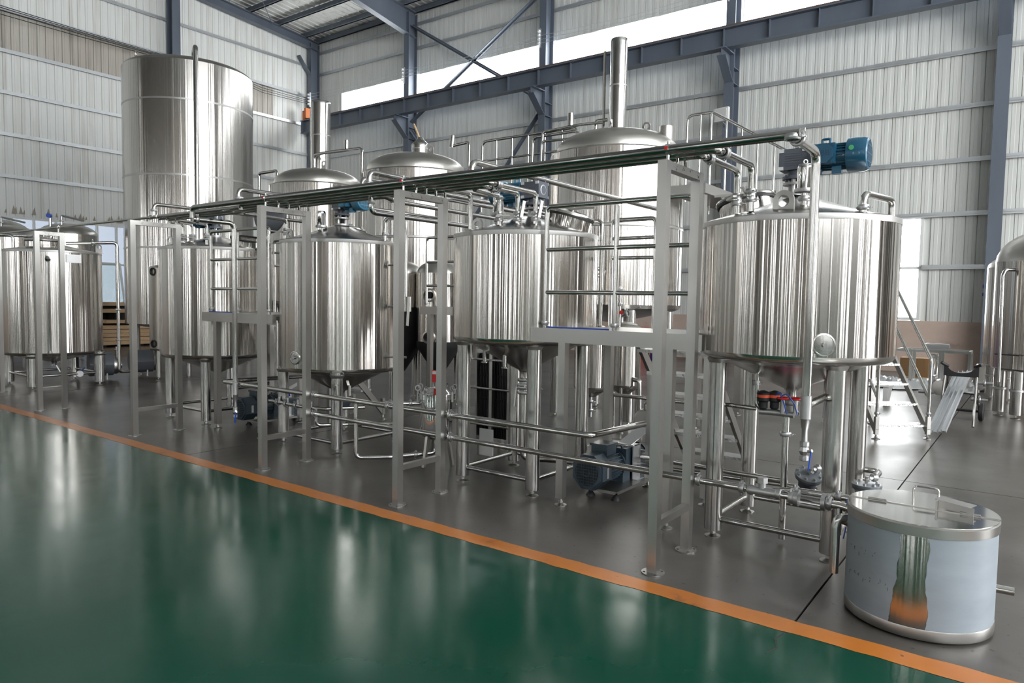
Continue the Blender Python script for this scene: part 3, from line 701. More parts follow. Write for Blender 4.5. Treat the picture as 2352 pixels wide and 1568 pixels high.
def pump(name, label, x, y, paint, group=None):
    """pump set on a base plate: fan cowl facing -y, finned motor, lantern, guard, pump head"""
    t = thing(name, label, 'pump', (x + .1, y + .45, 0), group); az = .235
    mb = MB(); mb.bx(x - .10, x + .22, y + .12, y + .92, .075, .085); mb.bx(x + .205, x + .22, y + .12, y + .92, .06, .075); mb.bx(x - .10, x + .22, y + .12, y + .135, .06, .075); part(mb, 'base_plate', satin_steel, t)
    for fx in (x - .06, x + .18):
        for fy in (y + .18, y + .86): part(MB().lathe((fx, fy, 0), [(0, 0), (.04, 0), (.036, .014), (.018, .035), (.018, .062), (0, .062)], 16), 'rubber_foot', black_rubber, t)
    oct_ = lambda r_: [(r_ * math.cos(R(22.5 + 45 * k)), r_ * math.sin(R(22.5 + 45 * k))) for k in range(8)]
    ax = (x, 0, az); u, v = (1, 0, 0), (0, 0, 1)
    mb = MB(); mb.prism(oct_(.155), (x, y + .02, az), u, v, (0, .15, 0)); mb.prism(oct_(.14), (x, y, az), u, v, (0, .02, 0)); cw = part(mb, 'fan_cowl', paint, t)
    part(MB().lathe_dir((x, y - .001, az), (0, -1, 0), [(.108, 0), (.108, .002), (0, .002)], 32), 'grille_back', grille_dark, cw)
    mb = MB()
    for k in range(-4, 5):
        a = k * .0235; hh = math.sqrt(max(0, .108 ** 2 - a * a)); mb.box(x + a, y - .005, az, .005, .004, 2 * hh); mb.box(x, y - .005, az + a, 2 * hh, .004, .005)
    mb.torus((x, y - .004, az), (0, 1, 0), .03, .004, 18, 5); part(mb, 'grille', paint, cw)
    bd = part(MB().cyl((x, y + .17, az), (x, y + .42, az), .108, n=28), 'motor_body', paint, t)
    mb = MB()
    for k in range(26):
        a = 2 * math.pi * k / 26; d = Vector((math.cos(a), 0, math.sin(a))); q = Vector((x, y + .175, az)) + d * .105; mb.bar(q, q + Vector((0, .24, 0)), .006, .045, up=d)
    part(mb, 'cooling_fins', paint, bd)
    mb = MB(); mb.bx(x - .075, x + .075, y + .2, y + .36, az + .115, az + .19); mb.bx(x - .085, x + .085, y + .19, y + .37, az + .19, az + .21); part(mb, 'terminal_box', paint, t)
    part(MB().box(x + .146, y + .1, az, .002, .03, .09), 'rating_plate', alu, cw)
    mb = MB(); mb.cyl((x, y + .42, az), (x, y + .5, az), .135, .10, n=24); mb.bx(x - .11, x + .11, y + .43, y + .56, .085, az - .02); mb.bx(x - .1, x + .1, y + .5, y + .62, az - .05, az + .13); part(mb, 'lantern', paint, t)
    mb = MB()
    for k in range(5): mb.cyl((x - .07 + k * .03, y + .52 + (k % 2) * .05, az + .12), (x - .07 + k * .03, y + .52 + (k % 2) * .05, az + .15), .012, n=6)
    part(mb, 'bolts', slate_paint, t)
    mb = MB(); mb.bx(x - .13, x + .13, y + .60, y + .70, az + .145, az + .15); mb.bx(x + .12, x + .13, y + .58, y + .72, .085, az + .15); mb.bx(x - .13, x - .12, y + .60, y + .70, .085, az + .15); mb.bx(x + .12, x + .17, y + .58, y + .72, .085, .09); part(mb, 'coupling_guard', alu, t, 'bent sheet-metal coupling guard')
    mb = MB(); mb.bar((x + .02, y + .63, az + .15), (x + .10, y + .85, az + .27), .16, .004); part(mb, 'loose_sheet', alu, t)
    mb = MB(); mb.cyl((x, y + .68, az), (x, y + .86, az), .12, n=24); mb.cyl((x, y + .86, az), (x, y + .9, az), .135, .1, n=24); mb.bx(x - .11, x + .11, y + .7, y + .86, .085, az); part(mb, 'pump_head', paint, t)
    mb = MB(); mb.cyl((x, y + .9, az), (x, y + .99, az), .04, n=16); mb.lathe_dir((x, y + .99, az), (0, 1, 0), [(.04, 0), (.07, .0), (.07, .02), (.04, .02)], 20); mb.cyl((x + .1, y + .78, az + .05), (x + .2, y + .78, az + .05), .035, n=14); part(mb, 'ports', cast_steel, t)
    return t

def platform(label, x0, x1, y0, y1, zt, rails, posts, legs, group, back=True, kind=None):
    """small working platform: fascia, checker deck, legs with feet, tube railing"""
    t = thing('working_platform', label, 'platform', ((x0 + x1) / 2, (y0 + y1) / 2, 0), group); th = .112
    sd = min(.05, y1 - y0); ia, ib = (x0 + .24, x1 - .17) if back else (x0, x1)
    mb = MB(); mb.bx(x0, x1, y0, y0 + .004, zt - th, zt); mb.bx(x0, x0 + .004, y0 + .004, y0 + sd, zt - th, zt); mb.bx(x1 - .004, x1, y0 + .004, y0 + sd, zt - th, zt); part(mb, 'fascia', satin_steel, t); part(MB().bx(ia, ib, y1 - .004, y1, zt - th, zt), 'fascia', satin_steel, t, angle=None)
    part(MB().bx(ia + .005, ib - .005, y0 + .005, y1 - .005, zt - .03, zt - .004), 'deck', checker, t)
    for lx, ly in legs:
        lg = part(MB().bx(lx - .032, lx + .032, ly - .032, ly + .032, .06, zt - .03), 'leg', satin_steel, t, angle=None); foot(lg, lx, ly, .065, .05)
    rl = rails; zr = rl[-1]
    for i, px in enumerate(posts):
        p = part(MB().cyl((px, y0 + .03, zt - .02), (px, y0 + .03, zr - .03), .019, n=14), 'rail_post', pipe_steel, t)
        part(clamp(MB(), (px, y0 + .03, zt + .04), (0, 0, 1), .021), 'clamp', cast_steel, p)
    part(MB().tube([(posts[0], y0 + .03, zr - .12), (posts[0], y0 + .03, zr), (posts[-1], y0 + .03, zr), (posts[-1], y0 + .03, zr - .12)], .0195, .05, 14), 'top_rail', pipe_steel, t)
    for z in rl[:-1]: part(MB().cyl((posts[0], y0 + .03, z), (posts[-1], y0 + .03, z), .0175, n=14), 'mid_rail', pipe_steel, t)
    return t

def gantry(label, x, y0, y1, zt, rung, clips, group, scrib=True, half=False):
    """pipe support: two square posts, inverted-channel crossbar, low rung, round base plates, pipe clips"""
    t = thing('pipe_support', label, 'pipe support', (x, (y0 + y1) / 2, 0), group); w = .03
    for y in (y0, y1):
        p = part(MB().bx(x - w, x + w, y - w, y + w, .008, zt), 'post', satin_steel, t, angle=None)
        part(MB().lathe((x, y, 0), [(0, .001), (.07, .001), (.07, .007), (.04, .009), (0, .009)], 28), 'base_plate', satin_steel, p)
        mb = MB()
        for k in range(4): a = R(40 + 90 * k); mb.cyl((x + .055 * math.cos(a), y + .055 * math.sin(a), .006), (x + .055 * math.cos(a), y + .055 * math.sin(a), .0095), .008, n=10)
        part(mb, 'bolt_hole', ink, p)
    cb = part(MB().bx(x - w + .002, x + w - .002, y0 + w, y1 - w, zt - .05, zt - .002), 'crossbar', satin_steel, t, angle=None)
    if rung: part(MB().bx(x - .022, x + .022, y0 + w, y1 - w, rung - .022, rung + .022), 'rung', satin_steel, t, angle=None)
    for cyy, cz, cr in clips:
        mb = MB(); mb.cyl((x, cyy, zt - .002), (x, cyy, cz - cr), .011, n=10); mb.lathe_dir((x, cyy, cz), (1, 0, 0), [(cr, -.011), (cr * 1.22, -.011), (cr * 1.22, .011), (cr, .011)], 18); mb.cyl((x, cyy, cz + cr), (x, cyy, cz + cr * 1.75), .007, n=6); pc = part(mb, 'pipe_clip', polish_steel, t)
        if cr > .024: part(MB().box(x, cyy - cr * 1.18, cz + .004, .02, .008, .018), 'red_grommet', red_paint, pc)
    if scrib:
        mb = MB(); rnd = random.Random(int(x * 100))
        for k in range(4):
            yy = y0 + .1 + k * (y1 - y0 - .16) / 3
            for s in range(4):
                a = rnd.uniform(-.018, .018); c_ = rnd.uniform(-.014, .014); mb.bar((x + w - .0014, yy + a, zt - .025 + c_), (x + w - .0014, yy + a + rnd.uniform(-.01, .012), zt - .025 + c_ + rnd.uniform(-.014, .014)), .001, .002)
        part(mb, 'pen_marks', ink, cb)
    return t

# ================================================================== FRONT ROW: four mixing tanks
ZH = 2.55
GT = 'row of mixing tanks along the green lane'
A = mix_tank('mixing_tank', 'wide steel tank with a conical base beside the lidded vat, rightmost of the front row', (-1.38, 5.18), .64, 1.265, 2.207, 2.40, 1.0, square(-1.78, -1.01, 4.81, 5.55), .06, .13, GT)
Bt = mix_tank('mixing_tank', 'short steel tank with a conical base behind the front platform railing, second from the vat', (-3.735, 5.21), .65, 1.265, 2.214, 2.40, .96, square(-4.12, -3.35, 4.82, 5.60), .06, .13, GT)
Ct = mix_tank('mixing_tank', 'tall bright steel tank between two pipe supports, centre of the front row', (-6.30, 5.23), .655, .83, 2.243, 2.45, .53, square(-6.76, -5.84, 4.80, 5.66), .06, .11, GT)
Dt = mix_tank('mixing_tank', 'tall steel tank with its round manway lid swung open', (-8.84, 5.25), .705, .83, 2.245, 2.43, .56, square(-9.28, -8.40, 4.82, 5.70), .06, .17, GT)
Et = mix_tank('holding_tank', 'wide steel tank with a level tube and closed manway, leftmost of the front row', (-14.04, 5.20), .765, .56, 2.35, 2.52, .36, square(-14.57, -13.50, 4.67, 5.73), .085, .22, None)
cxy = {'A': (-1.38, 5.18), 'B': (-3.735, 5.21), 'C': (-6.3, 5.23), 'D': (-8.84, 5.25), 'E': (-14.04, 5.2)}

# manways
manway(A, (-1.80, 5.42, 2.27), .205, .13, (-.22, .08)); manway(Bt, (-3.46, 5.45, 2.26), .20, .13, (.24, .10))
manway(Ct, (-6.62, 5.62, 2.28), .19, .1, (-.2, .25)); manway(Dt, (-8.36, 5.42, 2.27), .23, .1, (.22, -.05), ((-7.62, 5.22, 2.645), (.25, -.96, .1)))
manway(Et, (-13.95, 5.05, 2.38), .27, .13, (0.0, 0.0))
# lifting lugs
for tk, o, u, w, h, ho in ((A, (-1.345, 4.70, 2.21), (1, -.15, 0), .14, .165, .038), (Bt, (-3.90, 4.72, 2.215), (1, 0, 0), .115, .125, .03), (Ct, (-6.72, 4.86, 2.25), (1, 0, 0), .12, .14, .03), (Dt, (-9.05, 4.72, 2.25), (1, .3, 0), .1, .14, .028), (Et, (-13.75, 5.86, 2.36), (.6, .8, 0), .1, .16, .03), (Dt, (-8.1, 5.4, 2.25), (.3, 1, 0), .1, .14, .028)):
    part(MB().box(o[0], o[1], o[2] + .004, .19, .09, .01), 'lug_pad', satin_steel, tk); part(lug(MB(), o, u, w, h, ho), 'lifting_lug', satin_steel, tk)
# ports and thermowells
port(A, 0, 0, (-1.052, 4.625, 1.40), (.51, -.86, 0)); port(Ct, 0, 0, (-6.24, 4.572, 1.0), (.08, -1, 0)); port(Bt, 0, 0, (-4.33, 4.95, 1.45), (-.9, -.42, 0), .05)
# inverted-U vents on the tank tops
handle_pipe(A, (-.90, 4.82, 2.22), (-.80, 5.2, 2.22), 2.335); handle_pipe(Ct, (-5.72, 5.35, 2.24), (-5.5, 5.45, 2.26), 2.5, .02)
part(MB().tube([(-5.5, 5.45, 2.3), (-5.5, 5.45, 1.62), (-5.5, 5.45, 1.5)], .02, n=12), 'sample_pipe', pipe_steel, Ct)
part(clamp(MB(), (-5.72, 5.35, 2.33), (0, 0, 1), .024), 'clamp', cast_steel, Ct); part(clamp(MB(), (-.90, 4.82, 2.25), (0, 0, 1), .026), 'clamp', cast_steel, A)
# bottom outlets and drain nozzles
for tk, c_, zb in ((A, cxy['A'], 1.0), (Bt, cxy['B'], .97), (Ct, cxy['C'], .53), (Dt, cxy['D'], .56)):
    mb = MB(); mb.cyl((*c_, zb - .14), (*c_, zb), .035, n=16); clamp(mb, (*c_, zb - .05), (0, 0, 1), .04); clamp(mb, (*c_, zb - .12), (0, 0, 1), .04); part(mb, 'outlet', cast_steel, tk)
for dx, dy, ln in ((-.33, -.36, .10), (-.22, -.3, .13), (.02, -.32, .16)):
    mb = MB(); p = (cxy['B'][0] + dx, cxy['B'][1] + dy); mb.cyl((*p, 1.30 - ln - .09), (*p, 1.27), .018, n=12); mb.lathe((*p, 1.30 - ln - .09), [(.018, 0), (.032, 0), (.032, .008), (.018, .012)], 16); part(mb, 'drain_nozzle', pipe_steel, Bt)
mb = MB().cyl((-.98, 5.62, 1.12), (-.98, 5.62, 1.28), .03, n=14); part(mb, 'drain_nozzle', pipe_steel, A)
# centre shafts / mixers seen through B's bottom valve
butterfly('butterfly_valve', 'butterfly valve with a hanging lever below the cone of the short tank', (-3.735, 5.21, .80), .034, R(190), lever=.17, up=-1)
part(MB().tube([(-3.735, 5.21, .80), (-3.735, 5.21, .2), (-3.45, 5.35, .2)], .03, .07, 14), 'outlet_pipe', pipe_steel, Bt)

# ---- geared motors on the agitators
gear_motor('geared_motor', 'dark blue motor with a grey ribbed gearbox on the tank beside the vat', (-1.41, 5.18, 2.645), 0, blue_paint, 1.0, 'ABB')
gear_motor('geared_motor', 'blue motor with a grey gearbox behind the lever valves of the short tank', (-3.70, 5.28, 2.63), R(180), pale_blue_paint, 1.0)
gear_motor('geared_motor', 'blue motor with its fan grille showing, under the pipes of the centre tank', (-6.28, 5.23, 2.68), R(-8), pale_blue_paint, 1.0)
gear_motor('geared_motor', 'blue motor half hidden behind pipes on the tank with the open lid', (-8.86, 5.25, 2.66), R(180), blue_paint, 1.0)

# ---- breather cans
breather('breather_can', 'polished breather can in front of the dark blue motor', (-1.262, 4.86, 2.30))
breather('breather_can', 'polished breather can left of the three lever valves of the short tank', (-3.88, 4.98, 2.31))
breather('breather_can', 'polished breather can in front of the motor of the centre tank', (-6.31, 4.97, 2.32))

# ---- lever valves on tank tops and the branch pipes feeding them
def top_valve(label, x, y, z, h, up, lever=.13): return butterfly('butterfly_valve', label, (x, y, z), .023, h, 'lever valves on the tank tops', .06, lever, up)
top_valve('lever valve nearer the motor, front one on the tank beside the vat', -1.555, 4.69, 2.325, R(200), 0, .13)
top_valve('lever valve nearer the manway on the tank beside the vat', -1.70, 4.84, 2.325, R(215), 0, .16)
top_valve('left of the three lever valves on the short tank', -3.745, 4.82, 2.325, R(-60), 0, .1)
top_valve('middle of the three lever valves on the short tank, lever upright', -3.60, 4.89, 2.325, R(-20), 1, .13)
top_valve('right of the three lever valves on the short tank, lever upright', -3.465, 4.96, 2.325, R(-20), 1, .13)
top_valve('lever valve with a level lever on the centre tank', -6.93, 4.97, 2.345, R(185), 0, .2)
top_valve('left lever valve on the tank with the open lid', -8.83, 4.79, 2.34, R(-70), 0, .1)
top_valve('middle lever valve on the tank with the open lid', -8.72, 4.84, 2.34, R(-70), 0, .1)
top_valve('right lever valve on the tank with the open lid', -8.39, 4.85, 2.34, R(-60), 0, .1)

# ================================================================== PIPE RACK
HY = [3.955, 4.095, 4.21, 4.325, 4.435]; HR = [.0275, .0245, .022, .022, .022]
GG = 'square-tube pipe supports along the green lane'
def clips(idx): return [(HY[i], ZH, HR[i]) for i in idx]
gantry('square-tube pipe support beside the front platform, nearest the vat', -1.81, 3.91, 4.41, 2.48, .30, clips([0, 1, 2]), GG)
gantry('square-tube pipe support left of the short tank with drain nozzles', -4.02, 3.91, 4.41, 2.48, .30, clips(range(5)), GG)
gantry('square-tube pipe support in front of the centre tank', -5.83, 3.91, 4.41, 2.48, .30, clips(range(5)), GG)
gantry('square-tube pipe support left of the tank with the open lid', -8.34, 3.91, 4.44, 2.48, .30, clips([2, 3, 4]), GG)
gantry('narrow square-tube pipe support in front of the leftmost tank', -11.06, 3.91, 4.22, 2.48, .30, [(4.19, ZH, .016)], GG)
gantry('narrow square-tube pipe support at the left edge of the picture', -13.55, 3.95, 4.25, 2.48, .30, [(4.19, ZH, .016)], GG, False)
GP = 'long header pipes on the supports'
pipe('header_pipe', 'thickest and frontmost of the long overhead pipes, open end above the vat tank', 'pipe', [(-7.12, 3.955, 2.44), (-7.12, 3.955, ZH), (-1.06, 3.955, ZH)], .0275, header_steel_dimmed, [((-1.10, 3.958, ZH - .012), (0, 0, 1))], GP)
pipe('header_pipe', 'second long overhead pipe from the lane, turning back over the vat tank', 'pipe', [(-6.45, 4.095, ZH - .05), (-6.45, 4.095, ZH), (-1.565, 4.095, ZH), (-1.565, 4.20, ZH)], .0245, header_steel_dimmed, [((-1.565, 4.20, ZH), (0, 1, 0))], GP, .07)
pipe('header_pipe', 'third long overhead pipe from the lane, turning back over the vat tank manway', 'pipe', [(-8.55, 4.21, ZH), (-1.70, 4.21, ZH), (-1.70, 4.31, ZH)], .022, header_steel_dimmed, [((-1.70, 4.31, ZH), (0, 1, 0))], GP, .07)
pipe('header_pipe', 'fourth long overhead pipe from the lane, ending over the short tank', 'pipe', [(-8.55, 4.325, ZH), (-3.46, 4.325, ZH), (-3.46, 4.42, ZH)], .022, header_steel_dimmed, [((-3.46, 4.42, ZH), (0, 1, 0))], GP, .07)
pipe('header_pipe', 'rearmost of the five long overhead pipes, ending over the short tank', 'pipe', [(-8.55, 4.435, ZH), (-3.60, 4.435, ZH), (-3.60, 4.53, ZH)], .022, header_steel_dimmed, [((-3.60, 4.53, ZH), (0, 1, 0))], GP, .07)
pipe('header_pipe', 'thin overhead pipe running on alone to the left edge of the picture', 'pipe', [(-17.5, 4.19, ZH + .02), (-8.48, 4.21, ZH)], .015, header_steel_dimmed, [((-8.50, 4.21, ZH), (1, 0, 0))], GP)
pipe('branch_pipe', 'polished pipe dropping from the overhead pipes to the front valve of the vat tank', 'pipe', [(-1.565, 4.21, ZH), (-1.555, 4.69, ZH), (-1.555, 4.69, 2.385)], .0225, None, [((-1.565, 4.23, ZH), (0, 1, 0))])
pipe('branch_pipe', 'polished pipe dropping to the valve beside the vat tank manway', 'pipe', [(-1.70, 4.32, ZH), (-1.70, 4.84, ZH), (-1.70, 4.84, 2.385)], .0215, None, [((-1.70, 4.34, ZH), (0, 1, 0))])
pipe('branch_pipe', 'polished pipe bending down to the right lever valve of the short tank', 'pipe', [(-3.46, 4.43, ZH), (-3.465, 4.96, ZH), (-3.465, 4.96, 2.385)], .0215, None, [((-3.46, 4.45, ZH), (0, 1, 0))])
pipe('branch_pipe', 'polished pipe bending down to the middle lever valve of the short tank', 'pipe', [(-3.60, 4.54, ZH), (-3.60, 4.89, ZH), (-3.60, 4.89, 2.385)], .0215, None, [((-3.60, 4.56, ZH), (0, 1, 0))])
pipe('branch_pipe', 'short polished upright pipe on the left lever valve of the short tank', 'pipe', [(-3.745, 4.82, 2.385), (-3.745, 4.82, 2.53), (-3.745, 4.72, 2.53), (-3.70, 4.435, 2.53)], .0215, None, [((-3.745, 4.82, 2.51), (0, 0, 1))])
# looped and dropping branches along the rack (left to right)
pipe('branch_pipe', 'polished pipe arching back over the rack in front of the tall tank', 'pipe', [(-8.43, 4.21, ZH), (-8.43, 4.21, 2.70), (-8.43, 6.3, 2.70)], .022, None, [((-8.43, 4.21, 2.63), (0, 0, 1))])
pipe('branch_pipe', 'polished pipe arching back over the rack left of the leftmost domed tank', 'pipe', [(-6.50, 4.095, ZH), (-6.50, 4.095, 2.71), (-6.50, 7.2, 2.71)], .0235, None, [((-6.50, 4.095, 2.62), (0, 0, 1))])
pipe('branch_pipe', 'polished pipe arching back over the rack, left of a pair near the middle domed tank', 'pipe', [(-4.92, 4.325, ZH), (-4.92, 4.325, 2.71), (-4.92, 7.6, 2.71)], .0225)
pipe('branch_pipe', 'polished pipe arching back over the rack, right of a pair near the middle domed tank', 'pipe', [(-4.70, 4.21, ZH), (-4.70, 4.21, 2.73), (-4.70, 7.6, 2.73)], .0245, None, [((-4.70, 4.21, 2.63), (0, 0, 1))])
pipe('branch_pipe', 'thick polished pipe arching back over the rack left of the big domed tank', 'pipe', [(-3.64, 4.325, ZH), (-3.64, 4.325, 2.73), (-3.64, 7.9, 2.73)], .0255)
pipe('branch_pipe', 'polished pipe running back level above the filter, uppermost of three', 'pipe', [(-4.36, 4.435, ZH), (-4.36, 6.8, ZH)], .021, None, [((-4.36, 4.5, ZH), (0, 1, 0))])
pipe('branch_pipe', 'polished pipe running back level above the filter, middle of three', 'pipe', [(-4.74, 4.435, ZH - .005), (-4.74, 4.6, ZH - .03), (-4.74, 6.9, ZH - .04)], .021, None, [((-4.74, 4.52, ZH - .01), (0, 1, 0))])
pipe('branch_pipe', 'polished pipe dropping from the rack and running back, lowest of three', 'pipe', [(-4.80, 4.325, ZH), (-4.80, 4.325, 2.40), (-4.80, 7.0, 2.40)], .0225, None, [((-4.80, 4.325, 2.49), (0, 0, 1))])
pipe('branch_pipe', 'polished pipe bending straight down beside the lug of the short tank', 'pipe', [(-4.01, 4.435, ZH), (-3.98, 4.72, ZH), (-3.98, 4.72, 2.25)], .020)
pipe('branch_pipe', 'left of two polished pipes dropping to the tank with the open lid', 'pipe', [(-8.50, 4.435, ZH), (-8.83, 4.62, ZH), (-8.83, 4.79, ZH - .01), (-8.83, 4.79, 2.40)], .019)
pipe('branch_pipe', 'right of two polished pipes dropping to the tank with the open lid', 'pipe', [(-8.40, 4.435, ZH), (-8.72, 4.66, ZH), (-8.72, 4.84, ZH - .01), (-8.72, 4.84, 2.40)], .019)
pipe('branch_pipe', 'short upright pipe above the right valve of the tank with the open lid', 'pipe', [(-8.39, 4.85, 2.40), (-8.39, 4.85, 2.52), (-8.39, 4.435, 2.54)], .018)
pipe('branch_pipe', 'short upright pipe above the level lever valve of the centre tank', 'pipe', [(-6.93, 4.97, 2.40), (-6.93, 4.97, 2.51), (-6.93, 4.435, 2.53)], .021)

# ---- two downpipes with drain valves
def downpipe(label, x, xs, ytop, y, zt, ze, tee, group):
    t = thing('down_pipe', label, 'pipe', (x, y, 0), group); r = .0265
    part(MB().tube([(xs, 3.96, zt), (x, y, zt), (x, y, ze + .22)], r, .075, 16, 7), 'tube', pipe_steel, t)
    part(clamp(MB(), (xs, 4.0, zt), (0, 1, 0), .03), 'clamp', cast_steel, t)
    part(MB().lathe((x, y, ze), [(.018, .02), (.018, .1), (.022, .11), (r * 1.05, .16), (r * 1.2, .165), (r * 1.2, .3), (r, .305)], 20), 'reducer', cast_steel, t)
    part(MB().tube([(x, y, ze + .24), (x + tee[0], y + tee[1], ze + .26)], .024, n=14), 'side_outlet', pipe_steel, t)
    v = part(MB().lathe((x, y, ze), [(0, -.09), (.02, -.09), (.027, -.085), (.027, -.06), (.022, -.055), (.032, -.03), (.022, -.005), (.027, 0), (.027, .025), (.02, .03)], 8), 'ball_valve', cast_steel, t)
    mb = MB(); mb.cyl((x + .02, y - .01, ze - .03), (x + .05, y - .02, ze - .02), .01, n=8); part(mb, 'stem', cast_steel, v)
    part(MB().bar((x + .045, y - .02, ze - .02), (x + .035, y - .03, ze - .14), .014, .006, (1, 0, 0)), 'handle', blue_plastic, v, 'blue plastic valve handle')
    return t
downpipe('polished downpipe with a blue-handled drain valve in front of the vat tank', -1.09, -1.085, 3.96, 4.42, 2.535, .80, (.02, .42), 'downpipes with blue-handled valves')
downpipe('polished downpipe with a blue-handled drain valve beside the tank with the open lid', -7.10, -7.12, 3.96, 4.42, 2.43, .38, (.0, .42), 'downpipes with blue-handled valves')

# ---- low header pipes behind the rear posts
lp = pipe('low_pipe', 'upper of two low pipes running past the tank legs, bent back at both ends', 'pipe', [(-7.2, 5.4, .665), (-7.45, 4.47, .66), (-2.60, 4.47, .66), (-2.52, 5.2, .66)], .0245, None, [((-6.72 + .94, 4.47, .66), (1, 0, 0)), ((-4.72, 4.47, .66), (1, 0, 0)), ((-3.96, 4.47, .66), (1, 0, 0))], 'low pipes past the tank legs', .07)
pipe('low_pipe', 'lower of two low pipes, running to the check valve in front of the vat tank', 'pipe', [(-5.9, 4.47, .47), (-1.44, 4.47, .47)], .0225, None, [((-5.78, 4.47, .47), (1, 0, 0)), ((-3.96, 4.47, .47), (1, 0, 0)), ((-1.76, 4.47, .47), (1, 0, 0)), ((-1.47, 4.47, .47), (1, 0, 0))], 'low pipes past the tank legs')

# ================================================================== PLATFORMS
PG = 'small working platforms between the tanks'
pl1 = platform('steel working platform with tube railing between the two tanks nearest the vat', -3.31, -1.86, 4.70, 5.55, 1.425, [1.71, 2.05, 2.39], [-3.19, -2.56, -1.96], [(-3.02, 4.75), (-2.11, 4.75), (-3.02, 5.50), (-2.11, 5.50)], PG)
pl2 = platform('steel platform with tube railing between the centre tank and the open-lidded tank', -8.30, -6.86, 4.73, 5.58, 1.435, [1.72, 2.07, 2.41], [-8.15, -7.58, -6.96], [(-8.06, 4.78), (-7.15, 4.78), (-8.06, 5.53), (-7.15, 5.53)], PG)
for pl, x0, x1, y1, zt in ((pl1, -3.31, -1.86, 5.55, 1.425), (pl2, -8.30, -6.86, 5.58, 1.435)):
    part(MB().bx(x0 + .14, x1 - .75, 4.735, 4.739, zt, zt + .012), 'film_edge', blue_plastic, pl, 'torn edge of blue protective film', angle=None)
    # rear side rails with rounded ends
    for a, c in ((x0 - .12, x0 + .16), (x0 + .26, x0 + .68)):
        part(MB().tube([(a if a > x0 else c, y1, zt - .02), (a if a > x0 else c, y1, zt + .93), (c if a > x0 else a, y1, zt + .93)] if a < x0 else [(a, y1, zt - .02), (a, y1, zt + .93), (c, y1, zt + .93), (c, y1, zt - .02)], .019, .05, 14), 'rear_rail', pipe_steel, pl)
    for z in (.77, .6): part(MB().cyl((x0 + .26, y1, zt + z), (x0 + .68, y1, zt + z), .016, n=12), 'rear_rail', pipe_steel, pl)
part(MB().box(-2.2, 4.697, 1.37, .012, .004, .012), 'rivet', polish_steel, pl1)

def stair(label, o, run, side, rise, n, w, group, zoff=.12, rail=None):
    """open stair: o = bottom front corner, run = horizontal dir uphill, side = tread width dir"""
    o = Vector(o); run = Vector(run).normalized(); side = Vector(side).normalized(); g = .2
    t = thing('stair', label, 'stairs', tuple(o), group)
    for k in range(n):
        z = zoff + (k + .5) * rise; c_ = o + run * (k * g + .1); a, b_ = c_, c_ + side * w
        mb = MB(); P4 = [a - run * .09, b_ - run * .09, b_ + run * .09, a + run * .09]; vs = [(p.x, p.y, z) for p in P4] + [(p.x, p.y, z - .028) for p in P4]
        mb.add(vs, [(0, 1, 2, 3), (7, 6, 5, 4), (0, 4, 5, 1), (1, 5, 6, 2), (2, 6, 7, 3), (3, 7, 4, 0)]); part(mb, 'tread', checker, t, angle=None)
    top = n * g
    for s in (0, w):
        a = o + side * s; mb = MB(); mb.bar((a.x, a.y, .10), (a.x + run.x * top, a.y + run.y * top, zoff + n * rise), .03, .075); st = part(mb, 'stringer', satin_steel, t, angle=None)
        lg = part(MB().box(a.x, a.y, .15 + .02, .045, .045, .22, math.atan2(run.y, run.x)), 'leg', satin_steel, t, angle=None); foot(lg, a.x, a.y, .07, .05)
        b_ = a + run * top * .75; hh = zoff + n * rise * .75; lg = part(MB().box(b_.x, b_.y, .06 + (hh - .06) / 2, .05, .05, hh - .06, math.atan2(run.y, run.x)), 'leg', satin_steel, t, angle=None); foot(lg, b_.x, b_.y, .07, .05)
        if rail:
            for hz in rail: 
                p0 = a + Vector((0, 0, zoff + hz)); p1 = a + run * top + Vector((0, 0, zoff + n * rise + hz)); part(MB().tube([tuple(a + Vector((0, 0, .25))), tuple(p0), tuple(p1)] if hz == rail[-1] else [tuple(p0), tuple(p1)], .019, .04, 12), 'handrail', pipe_steel, t)
            part(clamp(MB(), (a.x, a.y, .32), (0, 0, 1), .02), 'clamp', cast_steel, t)
    return t
stair('checker-plate stair up to the front platform, seen behind the vat tank legs', (-2.72, 6.62, 0), (0, -1, 0), (1, 0, 0), .205, 6, .60, None, .12)
stair('checker-plate stair to the back platform behind the short tank, dim between legs', (-7.7, 6.62, 0), (0, -1, 0), (1, 0, 0), .205, 6, .60, None, .12)
stair('open steel stair with slanting handrails right of the vat tank', (-1.54, 9.62, 0), (-.66, .75, 0), (.75, .66, 0), .235, 8, .67, None, .06, (.45, .93))

# ================================================================== PUMPS
pump('pump_set', 'slate-blue pump set with bent guard under the front platform', -2.92, 4.98, slate_paint, 'pump sets under the platforms')
pump('pump_set', 'dark pump set under the platform beside the tank with the open lid', -7.93, 4.98, slate_paint, 'pump sets under the platforms')

